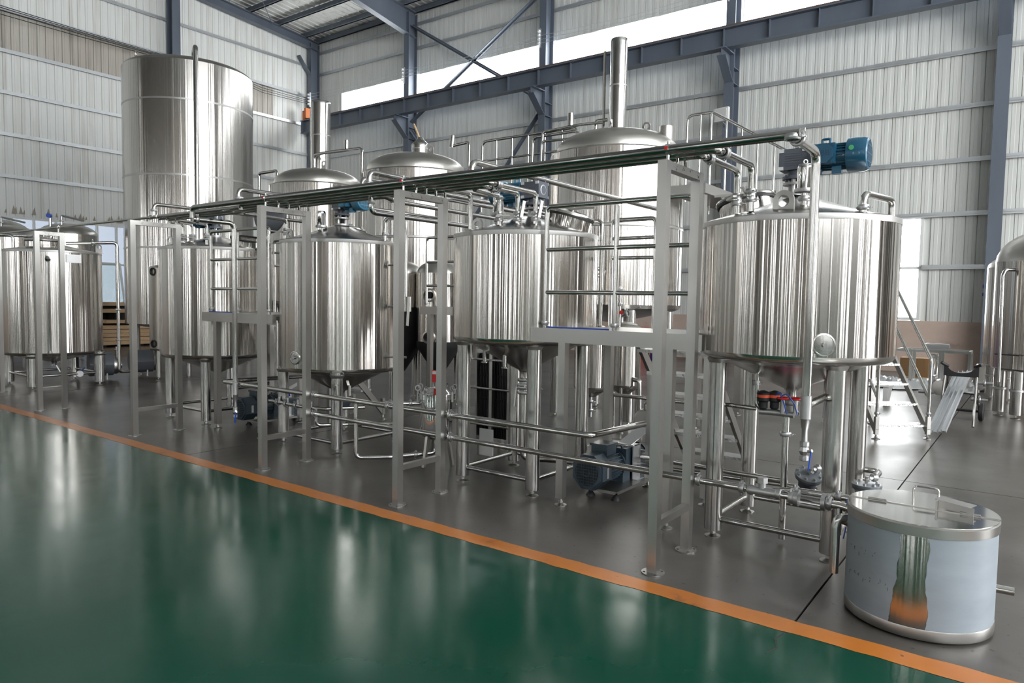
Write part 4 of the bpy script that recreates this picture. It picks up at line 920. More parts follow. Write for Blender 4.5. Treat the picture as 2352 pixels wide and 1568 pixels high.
# ================================================================== LIDDED VAT (front right)
vx, vy, vr, vz = -.452, 4.26, .345, .575
vat = thing('lidded_vat', 'round low vat with a flat hinged lid and torn bluish film', 'vat', (vx, vy, 0))
part(MB().lathe((vx, vy, 0), [(vr - .03, .004), (vr - .004, .012), (vr, .03), (vr, vz - .05)], 96), 'wall', tank_steel, vat)
part(MB().lathe((vx, vy, 0), [(vr + .002, .012), (vr + .004, .02), (vr + .004, .06), (vr + .002, .066)], 96), 'bottom_band', satin_steel, vat)
part(MB().lathe((vx, vy, 0), [(vr + .001, vz - .052), (vr + .006, vz - .05), (vr + .007, vz - .004), (vr + .002, vz), (vr - .02, vz + .001)], 96), 'rim', satin_steel, vat)
def half_disc(a0, a1, z, r):
    mb = MB(); pts = [(vx + r * math.cos(a0 + (a1 - a0) * i / 40), vy + .015 + r * math.sin(a0 + (a1 - a0) * i / 40)) for i in range(41)]
    return mb.prism([(p[0], p[1]) for p in pts], (0, 0, z), (1, 0, 0), (0, 1, 0), (0, 0, .003))
part(half_disc(R(180), R(360), vz + .001, vr + .003), 'fixed_lid', polish_steel, vat); flap = part(half_disc(0, R(180), vz + .004, vr + .006), 'hinged_lid', polish_steel, vat)
part(MB().bx(vx - vr, vx + vr, vy + .012, vy + .018, vz + .004, vz + .009), 'hinge_line', satin_steel, flap)
for hx in (vx - .21, vx + .22): part(MB().cyl((hx - .045, vy + .015, vz + .012), (hx + .045, vy + .015, vz + .012), .006, n=10), 'hinge', satin_steel, flap)
part(MB().tube([(vx - .06, vy + .2, vz + .004), (vx - .06, vy + .2, vz + .075), (vx + .06, vy + .205, vz + .075), (vx + .06, vy + .205, vz + .004)], .006, .02, 10), 'handle', polish_steel, flap)
mb = MB(); mb.bx(vx + .065, vx + .075, vy + .005, vy + .10, vz + .004, vz + .055); mb.bar((vx + .075, vy + .05, vz + .03), (vx + .235, vy + .005, vz + .02), .005, .05); mb.bar((vx + .07, vy + .09, vz + .055), (vx + .23, vy + .045, vz + .045), .09, .003); part(mb, 'latch_box', satin_steel, vat)
def torn_film(a0, a1, jag0, jag1, seed, name):
    rnd = random.Random(seed); mb = MB(); rows = 34; cols = 28; vs = []
    w0 = w1 = 0
    for j in range(rows + 1):
        q = j / rows; z = .066 + (vz - .118) * q
        w0 += rnd.uniform(-jag0, jag0); w1 += rnd.uniform(-jag1, jag1); w0 *= .93; w1 *= .93
        b0 = a0 + w0 + (.02 if jag0 else 0) * math.sin(q * 9); b1 = a1 + w1 - (.10 * (1 - q) ** 2 if jag1 else 0)
        for i in range(cols + 1): a = b0 + (b1 - b0) * i / cols; vs.append((vx + (vr + .0016) * math.cos(a), vy + (vr + .0016) * math.sin(a), z))
    mb.add(vs, [(j * (cols + 1) + i, j * (cols + 1) + i + 1, (j + 1) * (cols + 1) + i + 1, (j + 1) * (cols + 1) + i) for j in range(rows) for i in range(cols)])
    return part(mb, name, vat_film, vat, 'bluish protective film with a torn edge', 60)
f1 = torn_film(R(146), R(262), 0, .011, 3, 'protective_film'); f2 = torn_film(R(283), R(416), .008, 0, 5, 'protective_film')
mb = MB(); rnd = random.Random(11)
for row, (zz, cnt) in enumerate(((.37, 5), (.24, 7))):
    for k in range(cnt):
        a = R(212 + k * 7); 
        for s in range(2):
            a2 = a + rnd.uniform(-.02, .03); z2 = zz + rnd.uniform(-.012, .012); p = lambda q, w: (vx + (vr + .0022) * math.cos(q), vy + (vr + .0022) * math.sin(q), w)
            mb.bar(p(a2, z2), p(a2 + rnd.uniform(-.02, .03), z2 + rnd.uniform(-.022, .022)), .001, .0016)
part(mb, 'pen_marks', ink, f1)
# elbow spout on the left of the vat, stub on the right
sp = MB().tube([(-.79, 4.20, .47), (-.835, 4.17, .475), (-.845, 4.165, .42), (-.845, 4.165, .165)], .024, .05, 16, 8); part(sp, 'spout', pipe_steel, vat)
part(MB().lathe_dir((-.765, 4.215, .46), (-.95, -.3, 0), [(.075, -.02), (.07, 0), (.045, .02), (.03, .04), (.0245, .06)], 24), 'spout_collar', satin_steel, vat)
part(MB().cyl((vx + vr * .98, vy + .05, .22), (vx + vr + .075, vy + .055, .22), .021, n=16), 'drain_stub', pipe_steel, vat)

# ================================================================== VALVE TRAIN IN FRONT OF THE VAT TANK
vt = thing('check_valve_train', 'check valve, sight glass and tees on the low pipe in front of the vat tank', 'valve train', (-1.43, 4.47, .47)); z = .468
part(MB().lathe_dir((-1.43, 4.47, z), (1, 0, 0), [(0, -.0), (.03, 0), (.034, .02), (.027, .04), (.03, .12), (.027, .17), (.034, .18), (.034, .2), (.024, .205), (0, .205)], 20), 'check_valve', cast_steel, vt)
mb = MB(); mb.cyl((-1.345, 4.47, z + .02), (-1.345, 4.47, z + .06), .024, n=12); mb.cyl((-1.345, 4.47, z + .055), (-1.345, 4.47, z + .09), .034, n=6); part(mb, 'hex_cap', cast_steel, vt)
part(MB().tube([(-1.235, 4.47, z), (-1.14, 4.465, z)], .024, n=14), 'tube', pipe_steel, vt)
sg = part(MB().cyl((-1.12, 4.46, z), (-.985, 4.455, z), .026, n=18), 'sight_glass', clear, vt)
mb = MB()
for x in (-1.13, -.975): mb.lathe_dir((x, 4.46, z), (1, 0, 0), [(.0, -.012), (.05, -.012), (.05, .012), (0, .012)], 18); clamp(mb, (x - .03 if x < -1 else x + .03, 4.46, z), (1, 0, 0), .03)
for k in range(4): a = R(45 + 90 * k); mb.cyl((-1.14, 4.46 + .04 * math.cos(a), z + .04 * math.sin(a)), (-.965, 4.46 + .04 * math.cos(a), z + .04 * math.sin(a)), .005, n=6)
part(mb, 'tie_rods', cast_steel, sg)
part(MB().tube([(-.95, 4.455, z), (-.88, 4.45, z), (-.80, 4.44, z - .01), (-.785, 4.40, z - .04)], .024, .03, 14), 'tube', pipe_steel, vt)
part(MB().tube([(-.885, 4.45, z - .0), (-.885, 4.44, z - .17)], .02, n=12), 'drain_leg', pipe_steel, vt)
mb = MB(); mb.lathe((-.82, 4.44, z), [(0, .02), (.03, .025), (.03, .05), (.012, .06), (0, .06)], 16); part(mb, 'blue_cap', blue_plastic, vt)
part(MB().bar((-.84, 4.415, .36), (-.85, 4.405, .29), .012, .006, (1, 0, 0)), 'handle', blue_plastic, vt)
pipe('cross_pipe', 'polished cross pipe behind the sight glass leading to the vat', 'pipe', [(-1.34, 4.62, .44), (-1.2, 4.62, .47), (-.74, 4.64, .475)], .021, None, [((-1.18, 4.62, .47), (1, 0, 0)), ((-.93, 4.63, .473), (1, 0, 0))])
def strainer(label, p, axis, group):
    t = thing('strainer', label, 'strainer', (p[0], p[1], p[2] - .12), group); d = Vector(axis).normalized(); q = Vector(p)
    part(MB().lathe_dir(q, d, [(0, -.16), (.045, -.155), (.06, -.03), (.085, -.012), (.085, 0)], 24), 'bowl', gear_grey, t)
    part(MB().lathe_dir(q, d, [(.088, .0), (.09, .004), (.09, .02), (.03, .026), (0, .026)], 24), 'cover', M('strainer_grey', (.22, .24, .26), .5, .35), t)
    mb = MB(); u = d.orthogonal().normalized(); w = d.cross(u)
    for k in range(8): a = R(45 * k); c_ = q + (u * math.cos(a) + w * math.sin(a)) * .072; mb.cyl(c_ + d * .018, c_ + d * .034, .009, n=6)
    part(mb, 'bolts', cast_steel, t)
    mb = MB(); mb.cyl(q + d * .02, q + d * .07, .014, n=8); mb.cyl(q + d * .04, q + d * .052, .026, n=8); clamp(mb, q + d * .06 + u * .05, u, .018); part(mb, 'air_vent', cast_steel, t)
    return t
strainer('grey bolted strainer tilted among the legs of the vat tank', (-1.18, 4.93, .50), (.25, -.35, 1), 'grey bolted strainers'); strainer('grey bolted strainer half behind the lid of the vat', (-.84, 5.0, .475), (0, 0, 1), 'grey bolted strainers')
mb_ = pipe('floor_pipe', 'bent polished pipe leaving the back leg of the vat tank at knee height', 'pipe', [(-1.06, 5.62, .455), (-.86, 5.62, .455), (-.9, 5.25, .40), (-.86, 5.05, .40)], .022, bend=.05)
# steam group under the cone: black regulators, red handwheels
sg_ = thing('steam_valve_group', 'black regulators and red handwheel valves under the cone of the vat tank', 'valve group', (-1.5, 4.95, .87))
part(MB().tube([(-1.845, 4.93, 1.27), (-1.845, 4.93, .93), (-1.55, 4.95, .915)], .016, .05, 12), 'inlet_pipe', pipe_steel, sg_); part(clamp(MB(), (-1.845, 4.93, 1.16), (0, 0, 1), .019), 'clamp', cast_steel, sg_)
part(MB().tube([(-1.545, 4.93, 1.25), (-1.545, 4.93, .95), (-1.52, 4.95, .92)], .014, .03, 10), 'riser', pipe_steel, sg_); part(clamp(MB(), (-1.545, 4.93, 1.1), (0, 0, 1), .018), 'clamp', cast_steel, sg_)
part(MB().tube([(-1.53, 4.95, .90), (-1.42, 4.97, .90), (-1.30, 4.97, .895)], .022, n=10), 'manifold', cast_steel, sg_)
for k, (x, y) in enumerate(((-1.50, 4.94), (-1.435, 4.98))):
    rg = part(MB().lathe((x, y, .92), [(.02, 0), (.03, .01), (.03, .05), (.042, .06), (.044, .075), (.044, .115), (.036, .12), (.01, .13), (0, .13)], 20), 'regulator', black_matte, sg_); part(MB().lathe((x, y, .92), [(.0446, .082), (.0448, .086), (.0448, .098), (.0446, .102)], 20), 'red_band', orange_print, rg)
for k, (x, y) in enumerate(((-1.375, 4.96), (-1.30, 4.99))):
    hw = part(MB().cyl((x, y, .90), (x, y, 1.0), .016, n=10), 'bonnet', cast_steel, sg_); mb = MB(); mb.torus((x, y, 1.005), (0, 0, 1), .034, .008, 18, 6)
    for q in range(3): a = R(120 * q); mb.cyl((x, y, 1.005), (x + .034 * math.cos(a), y + .034 * math.sin(a), 1.005), .006, n=6)
    part(mb, 'handwheel', red_paint, hw, 'red handwheel')
mb = MB()
for a in ((-1.43, -1.36, .06), (-1.40, -1.29, .05)): mb.tube([(a[0], 4.95, 1.0), ((a[0] + a[1]) / 2, 4.93, 1.0 + a[2]), (a[1], 4.94, .97), (a[1] + .02, 4.94, .90)], .004, .03, 6)
part(mb, 'air_hoses', blue_plastic, sg_)
for x, y, z0, z1, r, lab in ((-1.35, 4.97, .03, .88, .024, 'polished upright pipe below the red handwheels'), (-1.13, 5.12, .45, 1.28, .019, 'slim upright pipe with a clamp right of the handwheel valves')):
    pipe('upright_pipe', lab, 'pipe', [(x, y, z0), (x, y, z1)], r, None, [((x, y, z1 - .12), (0, 0, 1))])
pipe('floor_pipe', 'pair-height polished pipe crossing behind the vat tank legs, upper', 'pipe', [(-3.4, 6.0, .20), (-1.35, 5.02, .42)], .02)
pipe('floor_pipe', 'polished pipe running back from the tank legs near the pump set', 'pipe', [(-3.35, 5.65, .2), (-2.3, 5.65, .22), (-1.3, 5.7, .23)], .019)

# ================================================================== FILTER, HEAT EXCHANGER, SMALL VESSELS
fl = thing('filter_housing', 'small polished filter housing with a ring of eye nuts and a red tag', 'filter', (-4.73, 5.12, 0)); c_ = (-4.73, 5.12)
part(MB().lathe((*c_, 0), [(0, .25), (.10, .27), (.155, .31), (.16, .33), (.16, .66), (.185, .665), (.185, .69)], 48), 'body', polish_steel, fl)
part(MB().lathe((*c_, 0), [(.187, .692), (.187, .715), (.15, .72), (.10, .765), (0, .785)], 48), 'lid', polish_steel, fl)
for k in range(8):
    a = R(45 * k + 10); p = (c_[0] + .185 * math.cos(a), c_[1] + .185 * math.sin(a)); mb = MB(); mb.cyl((*p, .64), (*p, .74), .012, n=8); mb.torus((*p, .77), (math.sin(a), -math.cos(a), 0), .025, .006, 14, 6); part(mb, 'eye_nut', cast_steel, fl)
for k in range(3): a = R(120 * k + 30); part(MB().bar((c_[0] + .12 * math.cos(a), c_[1] + .12 * math.sin(a), .3), (c_[0] + .17 * math.cos(a), c_[1] + .17 * math.sin(a), .0), .03, .03), 'leg', satin_steel, fl)
mb = MB(); mb.cyl((*c_, .78), (*c_, .83), .012, n=8); part(mb, 'vent_stem', cast_steel, fl); tg = part(MB().box(-4.72, 5.08, .885, .055, .003, .12, R(20)), 'red_tag', red_paint, fl, 'red paper tag'); part(MB().box(-4.72, 5.0775, .92, .04, .003, .03, R(20)), 'tag_print', white_plate, tg); part(MB().box(-4.65, 5.1, .885, .04, .003, .11, R(-15)), 'white_tag', white_plate, fl)
pipe('filter_pipe', 'polished inlet pipe with white-handled valves entering the filter housing', 'pipe', [(-5.2, 4.75, .60), (-4.88, 5.1, .60)], .02, None, [((-5.1, 4.86, .60), (.6, .8, 0)), ((-4.97, 5.0, .60), (.6, .8, 0))])
pipe('filter_pipe', 'polished pipe rising and bending along the floor to the filter housing', 'pipe', [(-5.22, 4.52, .66), (-5.22, 4.52, .1), (-5.0, 4.75, .1), (-4.73, 5.12, .12), (-4.73, 5.12, .26)], .021, None, [((-4.85, 4.96, .11), (.6, .8, 0))], bend=.06)
hx = thing('plate_heat_exchanger', 'plate heat exchanger with a black plate pack between steel end frames', 'heat exchanger', (-4.55, 5.95, 0))
for x in (-4.72, -4.30): part(MB().bx(x - .012, x + .012, 5.72, 6.2, .16, 1.12), 'end_frame', satin_steel, hx, angle=None)
for i in range(18): x = -4.70 + i * .021; part(MB().bx(x, x + .012, 5.76, 6.16, .2, 1.08), 'plate', M('plate_black', (.035, .035, .038), .6, .35) if i == 0 else MATS['plate_black'], hx, angle=None)
mb = MB()
for i in range(18):
    x = -4.70 + i * .021
    for zz in (.35, .6, .85): mb.bx(x + .0, x + .016, 5.752, 5.758, zz - .012, zz + .012)
part(mb, 'spacer_bars', black_matte, hx, kind='stuff')
for yy, zz in ((5.70, 1.02), (5.70, .72), (5.70, .34), (6.2, .7)): part(MB().cyl((-4.80, yy, zz), (-4.2, yy, zz), .013, n=10), 'tie_bar', pipe_steel, hx)
for x in (-4.70, -4.32):
    for yy in (5.78, 6.14): part(MB().bx(x - .025, x + .025, yy - .025, yy + .025, 0, .16), 'leg', satin_steel, hx, angle=None)
part(MB().bx(-4.53, -4.49, 5.70, 5.73, .16, 1.12), 'guide_bar', satin_steel, hx, angle=None)
part(MB().bx(-4.64, -4.46, 5.69, 5.70, .02, .30), 'paper_sheet', white_plate, hx)
mb = MB(); mb.torus((-4.26, 5.85, .30), (1, 0, 0), .045, .012, 18, 8); mb.tube([(-4.29, 5.85, .25), (-4.1, 5.8, .25), (-4.08, 5.8, .4)], .024, .05, 12); part(mb, 'port', pipe_steel, hx)

def vessel(name, label, cat, c, r, z0, z1, cone, dome, mat=None, legs=0, leg_r=.03, n=48, group=None, bands=()):
    """plain vertical vessel: shell, dished top, bottom cone, legs"""
    t = thing(name, label, cat, (c[0], c[1], 0), group)
    part(MB().lathe((*c, 0), [(r, z0), (r, (z0 + z1) / 2), (r, z1)], n), 'shell', mat or tank_steel, t)
    part(MB().lathe((*c, 0), [(r, z1)] + [(r * math.cos(R(q)), z1 + dome * math.sin(R(q))) for q in (12, 25, 38, 50, 62, 74, 84)] + [(0, z1 + dome)], n), 'dished_top', dull_steel, t)
    part(MB().lathe((*c, 0), [(r, z0), (r * .97, z0 - .02), (r * .9, z0 - .04), (.06, z0 - cone), (0, z0 - cone)], n), 'bottom_cone', mat or cone_steel, t)
    for zb in bands: part(MB().lathe((*c, 0), [(r + .001, zb - .02), (r + .003, zb - .018), (r + .003, zb + .018), (r + .001, zb + .02)], n), 'weld_band', weld_steel, t)
    for k in range(legs):
        a = R(45 + 360 / legs * k); p = (c[0] + (r - leg_r * 1.4) * math.cos(a), c[1] + (r - leg_r * 1.4) * math.sin(a)); lg = part(MB().cyl((*p, .05), (*p, z0), leg_r, n=18), 'leg', leg_steel, t); foot(lg, *p, .06, .05)
    return t
def lids(t, c, r, z):
    mb = MB(); clamp(mb, (c[0], c[1], z), (0, 0, 1), r); part(mb, 'lid_clamp', cast_steel, t)
k2 = vessel('hop_vessel', 'small steel vessel with a dished lid and cone base seen under the front platform', 'vessel', (-4.17, 8.0), .20, .60, 1.30, .13, .09, None, 3, .02)
part(MB().lathe((-4.17, 8.0, 1.29), [(.2, -.02), (.225, -.015), (.225, .015), (.2, .02)], 36), 'lid_ring', cast_steel, k2)
mb = MB(); mb.tube([(-4.2, 7.95, 1.38), (-4.2, 7.95, 1.46), (-4.12, 7.93, 1.5)], .02, .03, 10); clamp(mb, (-4.12, 7.93, 1.5), (1, 0, .2), .035); mb.bar((-4.1, 7.9, 1.53), (-3.9, 7.85, 1.58), .02, .012); part(mb, 'top_valve', cast_steel, k2)
part(MB().tube([(-3.98, 7.9, .68), (-3.9, 7.88, .68), (-3.88, 7.88, .1)], .03, .06, 14), 'side_pipe', pipe_steel, k2)
k1 = vessel('hop_vessel', 'small steel vessel with a cone base behind the platform leg', 'vessel', (-4.13, 7.1), .20, .66, 1.30, .12, .08, None, 3, .022)
part(MB().tube([(-3.93, 7.05, 1.2), (-3.86, 7.05, 1.15), (-3.86, 7.05, .66), (-3.78, 7.0, .6), (-2.9, 7.0, .6)], .022, .05, 12), 'side_pipe', pipe_steel, k1); mb = MB(); clamp(mb, (-4.13, 7.1, .48), (0, 0, 1), .03); clamp(mb, (-4.13, 7.1, .38), (0, 0, 1), .03); mb.cyl((-4.13, 7.1, .3), (-4.13, 7.1, .6), .022, n=10); part(mb, 'outlet_valve', cast_steel, k1)
m2 = vessel('insulated_vessel', 'small dished vessel with two round ports and a black cone, right of a pair', 'vessel', (-7.30, 7.95), .34, .95, 2.02, .42, .2, None, 3, .045)
part(MB().lathe((-7.30, 7.95, 0), [(.342, 1.0), (.342, .95), (.33, .9), (.07, .5), (0, .5)], 40), 'insulation', black_matte, m2)
for zz, q in ((1.69, .10), (1.07, .095)):
    mb = MB(); mb.lathe_dir((-7.19, 7.61, zz), (.32, -.95, 0), [(q, -.05), (q, .025), (q * .8, .03), (q * .75, -.03), (0, -.03)], 28); p_ = part(mb, 'port_collar', dull_steel, m2); part(MB().lathe_dir((-7.185, 7.595, zz), (.32, -.95, 0), [(.05, -.02), (.05, .03), (.035, .032), (.03, 0), (0, 0)], 20), 'port_glass', grille_dark, p_)
mb = MB(); mb.tube([(-7.30, 7.95, 2.42), (-7.30, 7.95, 2.52), (-7.19, 7.85, 2.52)], .025, .03, 10); clamp(mb, (-7.19, 7.85, 2.52), (1, -1, 0), .03); part(mb, 'top_valve', cast_steel, m2)
m1 = vessel('insulated_vessel', 'small dished vessel with a black cone, left of a pair beside the centre tank', 'vessel', (-8.02, 7.85), .34, .95, 2.02, .42, .2, None, 3, .045)
part(MB().lathe((-8.02, 7.85, 0), [(.343, 1.5), (.343, .95), (.33, .9), (.07, .5), (0, .5)], 40), 'insulation', black_matte, m1)
pl3 = platform('steel working platform with railing beside the pair of small insulated vessels', -7.05, -5.9, 7.27, 7.52, 1.53, [1.82, 2.15, 2.49], [-6.95, -6.42, -5.95], [(-6.9, 7.33), (-6.0, 7.33)], None, False)
dp = thing('centrifugal_pump', 'small centrifugal pump with a round steel cover on the floor behind the pump set', 'pump', (-3.75, 7.75, 0))
part(MB().lathe_dir((-3.75, 7.75, .22), (.45, -.9, 0), [(0, .05), (.12, .05), (.135, .03), (.135, -.03), (.1, -.06), (.1, -.3), (0, -.3)], 32), 'casing', satin_steel, dp)
for x in (-3.82, -3.66): part(MB().cyl((x, 7.8, 0), (x, 7.8, .14), .014, n=8), 'foot', cast_steel, dp)
part(MB().tube([(-3.72, 7.7, .35), (-3.72, 7.7, .45), (-3.5, 7.7, .45)], .02, .03, 10), 'outlet', pipe_steel, dp)
# level/sample pipes on the side of the centre tank
sp_ = thing('sampling_manifold', 'upright sampling pipe with lever valves on the right flank of the centre tank', 'pipe', (-5.55, 5.45, 0))
part(MB().cyl((-5.60, 5.42, .75), (-5.60, 5.42, 2.05), .017, n=12), 'tube', pipe_steel, sp_)
for zz in (2.0, 1.55, 1.0): mb = MB(); mb.cyl((-5.72, 5.36, zz), (-5.5, 5.47, zz), .012, n=8); clamp(mb, (-5.56, 5.44, zz), (.9, .4, 0), .02); part(mb, 'tee_valve', cast_steel, sp_)
mb = MB(); mb.cyl((-5.45, 5.45, 1.5), (-5.45, 5.45, 1.66), .03, n=12); mb.bar((-5.42, 5.42, 1.58), (-5.38, 5.36, 1.35), .03, .01, (1, 0, 0)); part(mb, 'valve_lever', satin_steel, sp_)
sp2 = thing('sampling_manifold', 'upright sampling pipe with a red knob behind the front platform post', 'pipe', (-3.0, 5.5, 0))
part(MB().cyl((-3.0, 5.62, 1.3), (-3.0, 5.62, 1.78), .02, n=12), 'tube', pipe_steel, sp2)
for zz in (1.4, 1.62, 1.75): part(clamp(MB(), (-3.0, 5.62, zz), (0, 0, 1), .024), 'clamp', cast_steel, sp2)
part(MB().lathe_dir((-2.97, 5.6, 1.55), (.6, -.8, 0), [(.018, 0), (.018, .03), (0, .032)], 14), 'red_knob', red_paint, sp2)
# small valves round the drain of the centre tank
dv = thing('drain_manifold', 'tangle of small polished valves and pipes under the centre tank', 'valve group', (-6.1, 4.95, 0)); mb = MB()
mb.tube([(-6.9, 4.72, .47), (-6.3, 4.72, .46), (-6.0, 4.78, .46), (-5.75, 5.1, .47)], .02, .05, 12); mb.tube([(-6.1, 4.74, .46), (-6.1, 4.74, .28), (-5.9, 5.0, .28), (-5.45, 5.35, .3)], .02, .05, 12); part(mb, 'tube', pipe_steel, dv)
for x, y in ((-6.75, 4.72), (-6.6, 4.72), (-6.42, 4.72), (-6.2, 4.73), (-5.9, 4.88)): mb = MB(); clamp(mb, (x, y, .465), (1, 0, 0), .026); mb.cyl((x + .03, y, .465), (x + .03, y, .53), .014, n=8); part(mb, 'valve', cast_steel, dv)
for x, y in ((-6.62, 4.80), (-6.05, 5.05)): part(MB().lathe((x, y, .42), [(0, 0), (.06, .01), (.085, .06), (.085, .09), (0, .1)], 20), 'strainer_cap', slate_paint, dv)
for x, y, a in ((-6.62, 4.78, .5), (-6.02, 5.0, .2)): part(MB().bar((x, y, .54), (x - .1 * math.cos(a), y + .1 * math.sin(a), .58), .016, .006), 'blue_lever', blue_plastic, dv)
for x, y in ((-5.62, 4.62), (-5.5, 4.68)): mb = MB(); mb.cyl((x, y, .66), (x, y, .76), .014, n=8); mb.bar((x + .02, y - .03, .765), (x - .13, y + .08, .79), .024, .01); part(mb, 'flat_lever', satin_steel, dv)

# ================================================================== TALL TANK AND DOMED TANKS BEHIND
T = vessel('storage_tank', 'very tall cylindrical steel tank with welded bands standing by the left wall', 'tank', (-16.19, 8.95), 1.40, .97, 6.70, .25, .26, None, 4, .10, 96, None, (5.86, 4.24, 2.66))
part(MB().tube([(-15.35, 8.6, 6.8), (-15.35, 8.6, 7.0), (-14.88, 8.38, 7.0), (-14.88, 8.38, 1.5)], .05, .12, 14), 'down_pipe', pipe_steel, T)
part(MB().torus((-15.95, 7.62, 6.82), (.6, .8, 0), .06, .014, 18, 6), 'lifting_eye', satin_steel, T)
mb = MB(); mb.tube([(-15.9, 8.9, 6.93), (-15.9, 8.9, 7.08), (-15.6, 8.8, 7.08)], .03, .05, 10); clamp(mb, (-15.7, 8.84, 7.08), (1, 0, 0), .05); part(mb, 'top_valve', cast_steel, T)
def dome_tank(label, c, r, z0, z1, zt, chim, cr, ctop, group='domed tanks of the back row'):
    t = thing('domed_tank', label, 'tank', (c[0], c[1], 0), group); n = 80; r2 = r * .90
    part(MB().lathe((*c, 0), [(r, z0 + .05), (r, z1 - .5), (r, z1 - .05)], n), 'shell', tank_steel, t)
    part(MB().lathe((*c, 0), [(r + .001, 2.62), (r + .004, 2.625), (r + .004, 2.66), (r + .001, 2.665)], n), 'weld_band', weld_steel, t)
    dome = [(r, z1 - .05), (r * .985, z1 - .03), (r2, z1 - .01), (r2, z1 + .02)]
    for q in range(8, 90, 8): dome.append((r2 * math.cos(R(q)) ** .8, z1 + .02 + (zt - z1 - .02) * math.sin(R(q)) ** .9))
    dome.append((0, zt)); part(MB().lathe((*c, 0), dome, n), 'dished_top', dull_steel, t)
    part(MB().lathe((*c, 0), [(r, z0 + .05), (r - .02, z0), (r - .08, z0 - .03), (.1, z0 - .2), (0, z0 - .2)], n), 'base', cone_steel, t)
    if cr:
        ch = MB().lathe((c[0] + chim[0], c[1] + chim[1], 0), [(cr, zt - .06), (cr, zt), (cr, (zt + ctop) / 2), (cr, ctop - .05), (cr, ctop - .02), (cr * .96, ctop), (cr * .5, ctop + (.0 if cr > .11 else .02)), (0, ctop)], 32); chp = part(ch, 'chimney', pipe_steel, t)
        part(MB().lathe((c[0] + chim[0], c[1] + chim[1], 0), [(cr * 1.005, (zt + ctop) / 2 - .01), (cr * 1.02, (zt + ctop) / 2), (cr * 1.005, (zt + ctop) / 2 + .01)], 32), 'weld_seam', weld_steel, chp)
    for k in range(4):
        a = R(45 + 90 * k); p = (c[0] + (r - .12) * math.cos(a), c[1] + (r - .12) * math.sin(a)); lg = part(MB().cyl((*p, .05), (*p, z0 + .02), .07, n=20), 'leg', leg_steel, t); foot(lg, *p, .06, .07)
    return t
P_ = dome_tank('domed steel tank with a tall chimney nearest the tall storage tank', (-11.53, 9.0), .93, 1.5, 3.80, 4.12, (.08, 0), .19, 5.43)
Q_ = dome_tank('domed steel tank with a short stub on top, middle of the domed row', (-8.84, 9.0), .945, 1.5, 3.80, 4.13, (.09, 0), .15, 4.31)
S_ = dome_tank('large domed steel tank with the tallest chimney behind the front platform', (-4.90, 9.0), .945, 1.55, 3.70, 4.02, (.0, 0), .12, 5.31)
part(MB().lathe((-8.75, 9.0, 0), [(.15, 4.30), (.06, 4.39), (.05, 4.42), (0, 4.42)], 28), 'stub_cone', pipe_steel, Q_)
part(MB().cyl((-8.76, 9.0, 4.4), (-9.0, 9.1, 4.7), .018, n=8), 'wooden_stick', wood, Q_)
for tk, p in ((P_, (-11.1, 8.8, 4.08)), (Q_, (-8.35, 8.85, 4.05)), (S_, (-4.45, 9.0, 3.95))): part(lug(MB(), p, (1, 0, 0), .12, .16, .035), 'lifting_lug', dull_steel, tk)
part(MB().cyl((-4.18, 9.05, 3.78), (-4.18, 9.05, 4.02), .10, n=24), 'lamp_housing', dull_steel, S_)
part(MB().lathe_dir((-4.62, 8.1, 2.02), (.3, -.95, 0), [(.08, 0), (.05, .01), (.015, .0), (.012, .02), (0, .02)], 24), 'thermowell', polish_steel, S_)
mb = MB(); mb.tube([(-11.32, 8.75, 4.12), (-11.32, 8.75, 4.35), (-11.0, 8.7, 4.35), (-9.85, 8.65, 4.30), (-9.85, 8.65, 3.4)], .03, .08, 10); mb.cyl((-11.68, 8.95, 4.3), (-11.68, 8.95, 5.25), .022, n=8); part(mb, 'cleaning_pipe', pipe_steel, P_)
mb = MB(); mb.cyl((-10.3, 8.68, 4.34), (-10.3, 8.68, 4.50), .045, n=14); part(mb, 'sampler', pipe_steel, P_)
part(MB().tube([(-12.75, 8.5, 3.2), (-12.75, 8.5, 4.1), (-12.15, 8.5, 4.1), (-12.15, 8.5, 3.9)], .03, .06, 10), 'side_pipe', pipe_steel, P_)
mb = MB(); mb.tube([(-5.15, 8.82, 3.98), (-5.15, 8.82, 4.18), (-4.98, 8.85, 4.18)], .025, .05, 10); mb.cyl((-5.07, 8.9, 4.0), (-5.07, 8.9, 5.15), .02, n=8); mb.tube([(-5.02, 8.8, 4.14), (-5.3, 8.7, 4.13), (-5.9, 8.6, 4.08), (-5.95, 8.6, 3.2)], .022, .05, 10); part(mb, 'cleaning_pipe', pipe_steel, S_)
mb = MB(); mb.cyl((-5.48, 8.68, 4.13), (-5.48, 8.68, 4.30), .045, n=14); part(mb, 'sampler', pipe_steel, S_); part(MB().lathe((-5.48, 8.68, 4.12), [(.03, 0), (.035, .02), (.03, .04)], 12), 'blue_ring', blue_plastic, S_)
mb = MB(); mb.tube([(-7.65, 8.6, 4.08), (-7.30, 8.6, 4.1), (-7.30, 8.6, 3.0)], .024, .05, 10); part(mb, 'cleaning_pipe', pipe_steel, Q_); part(MB().cyl((-7.66, 8.6, 4.06), (-7.64, 8.6, 4.24), .045, n=14), 'sampler', pipe_steel, Q_)
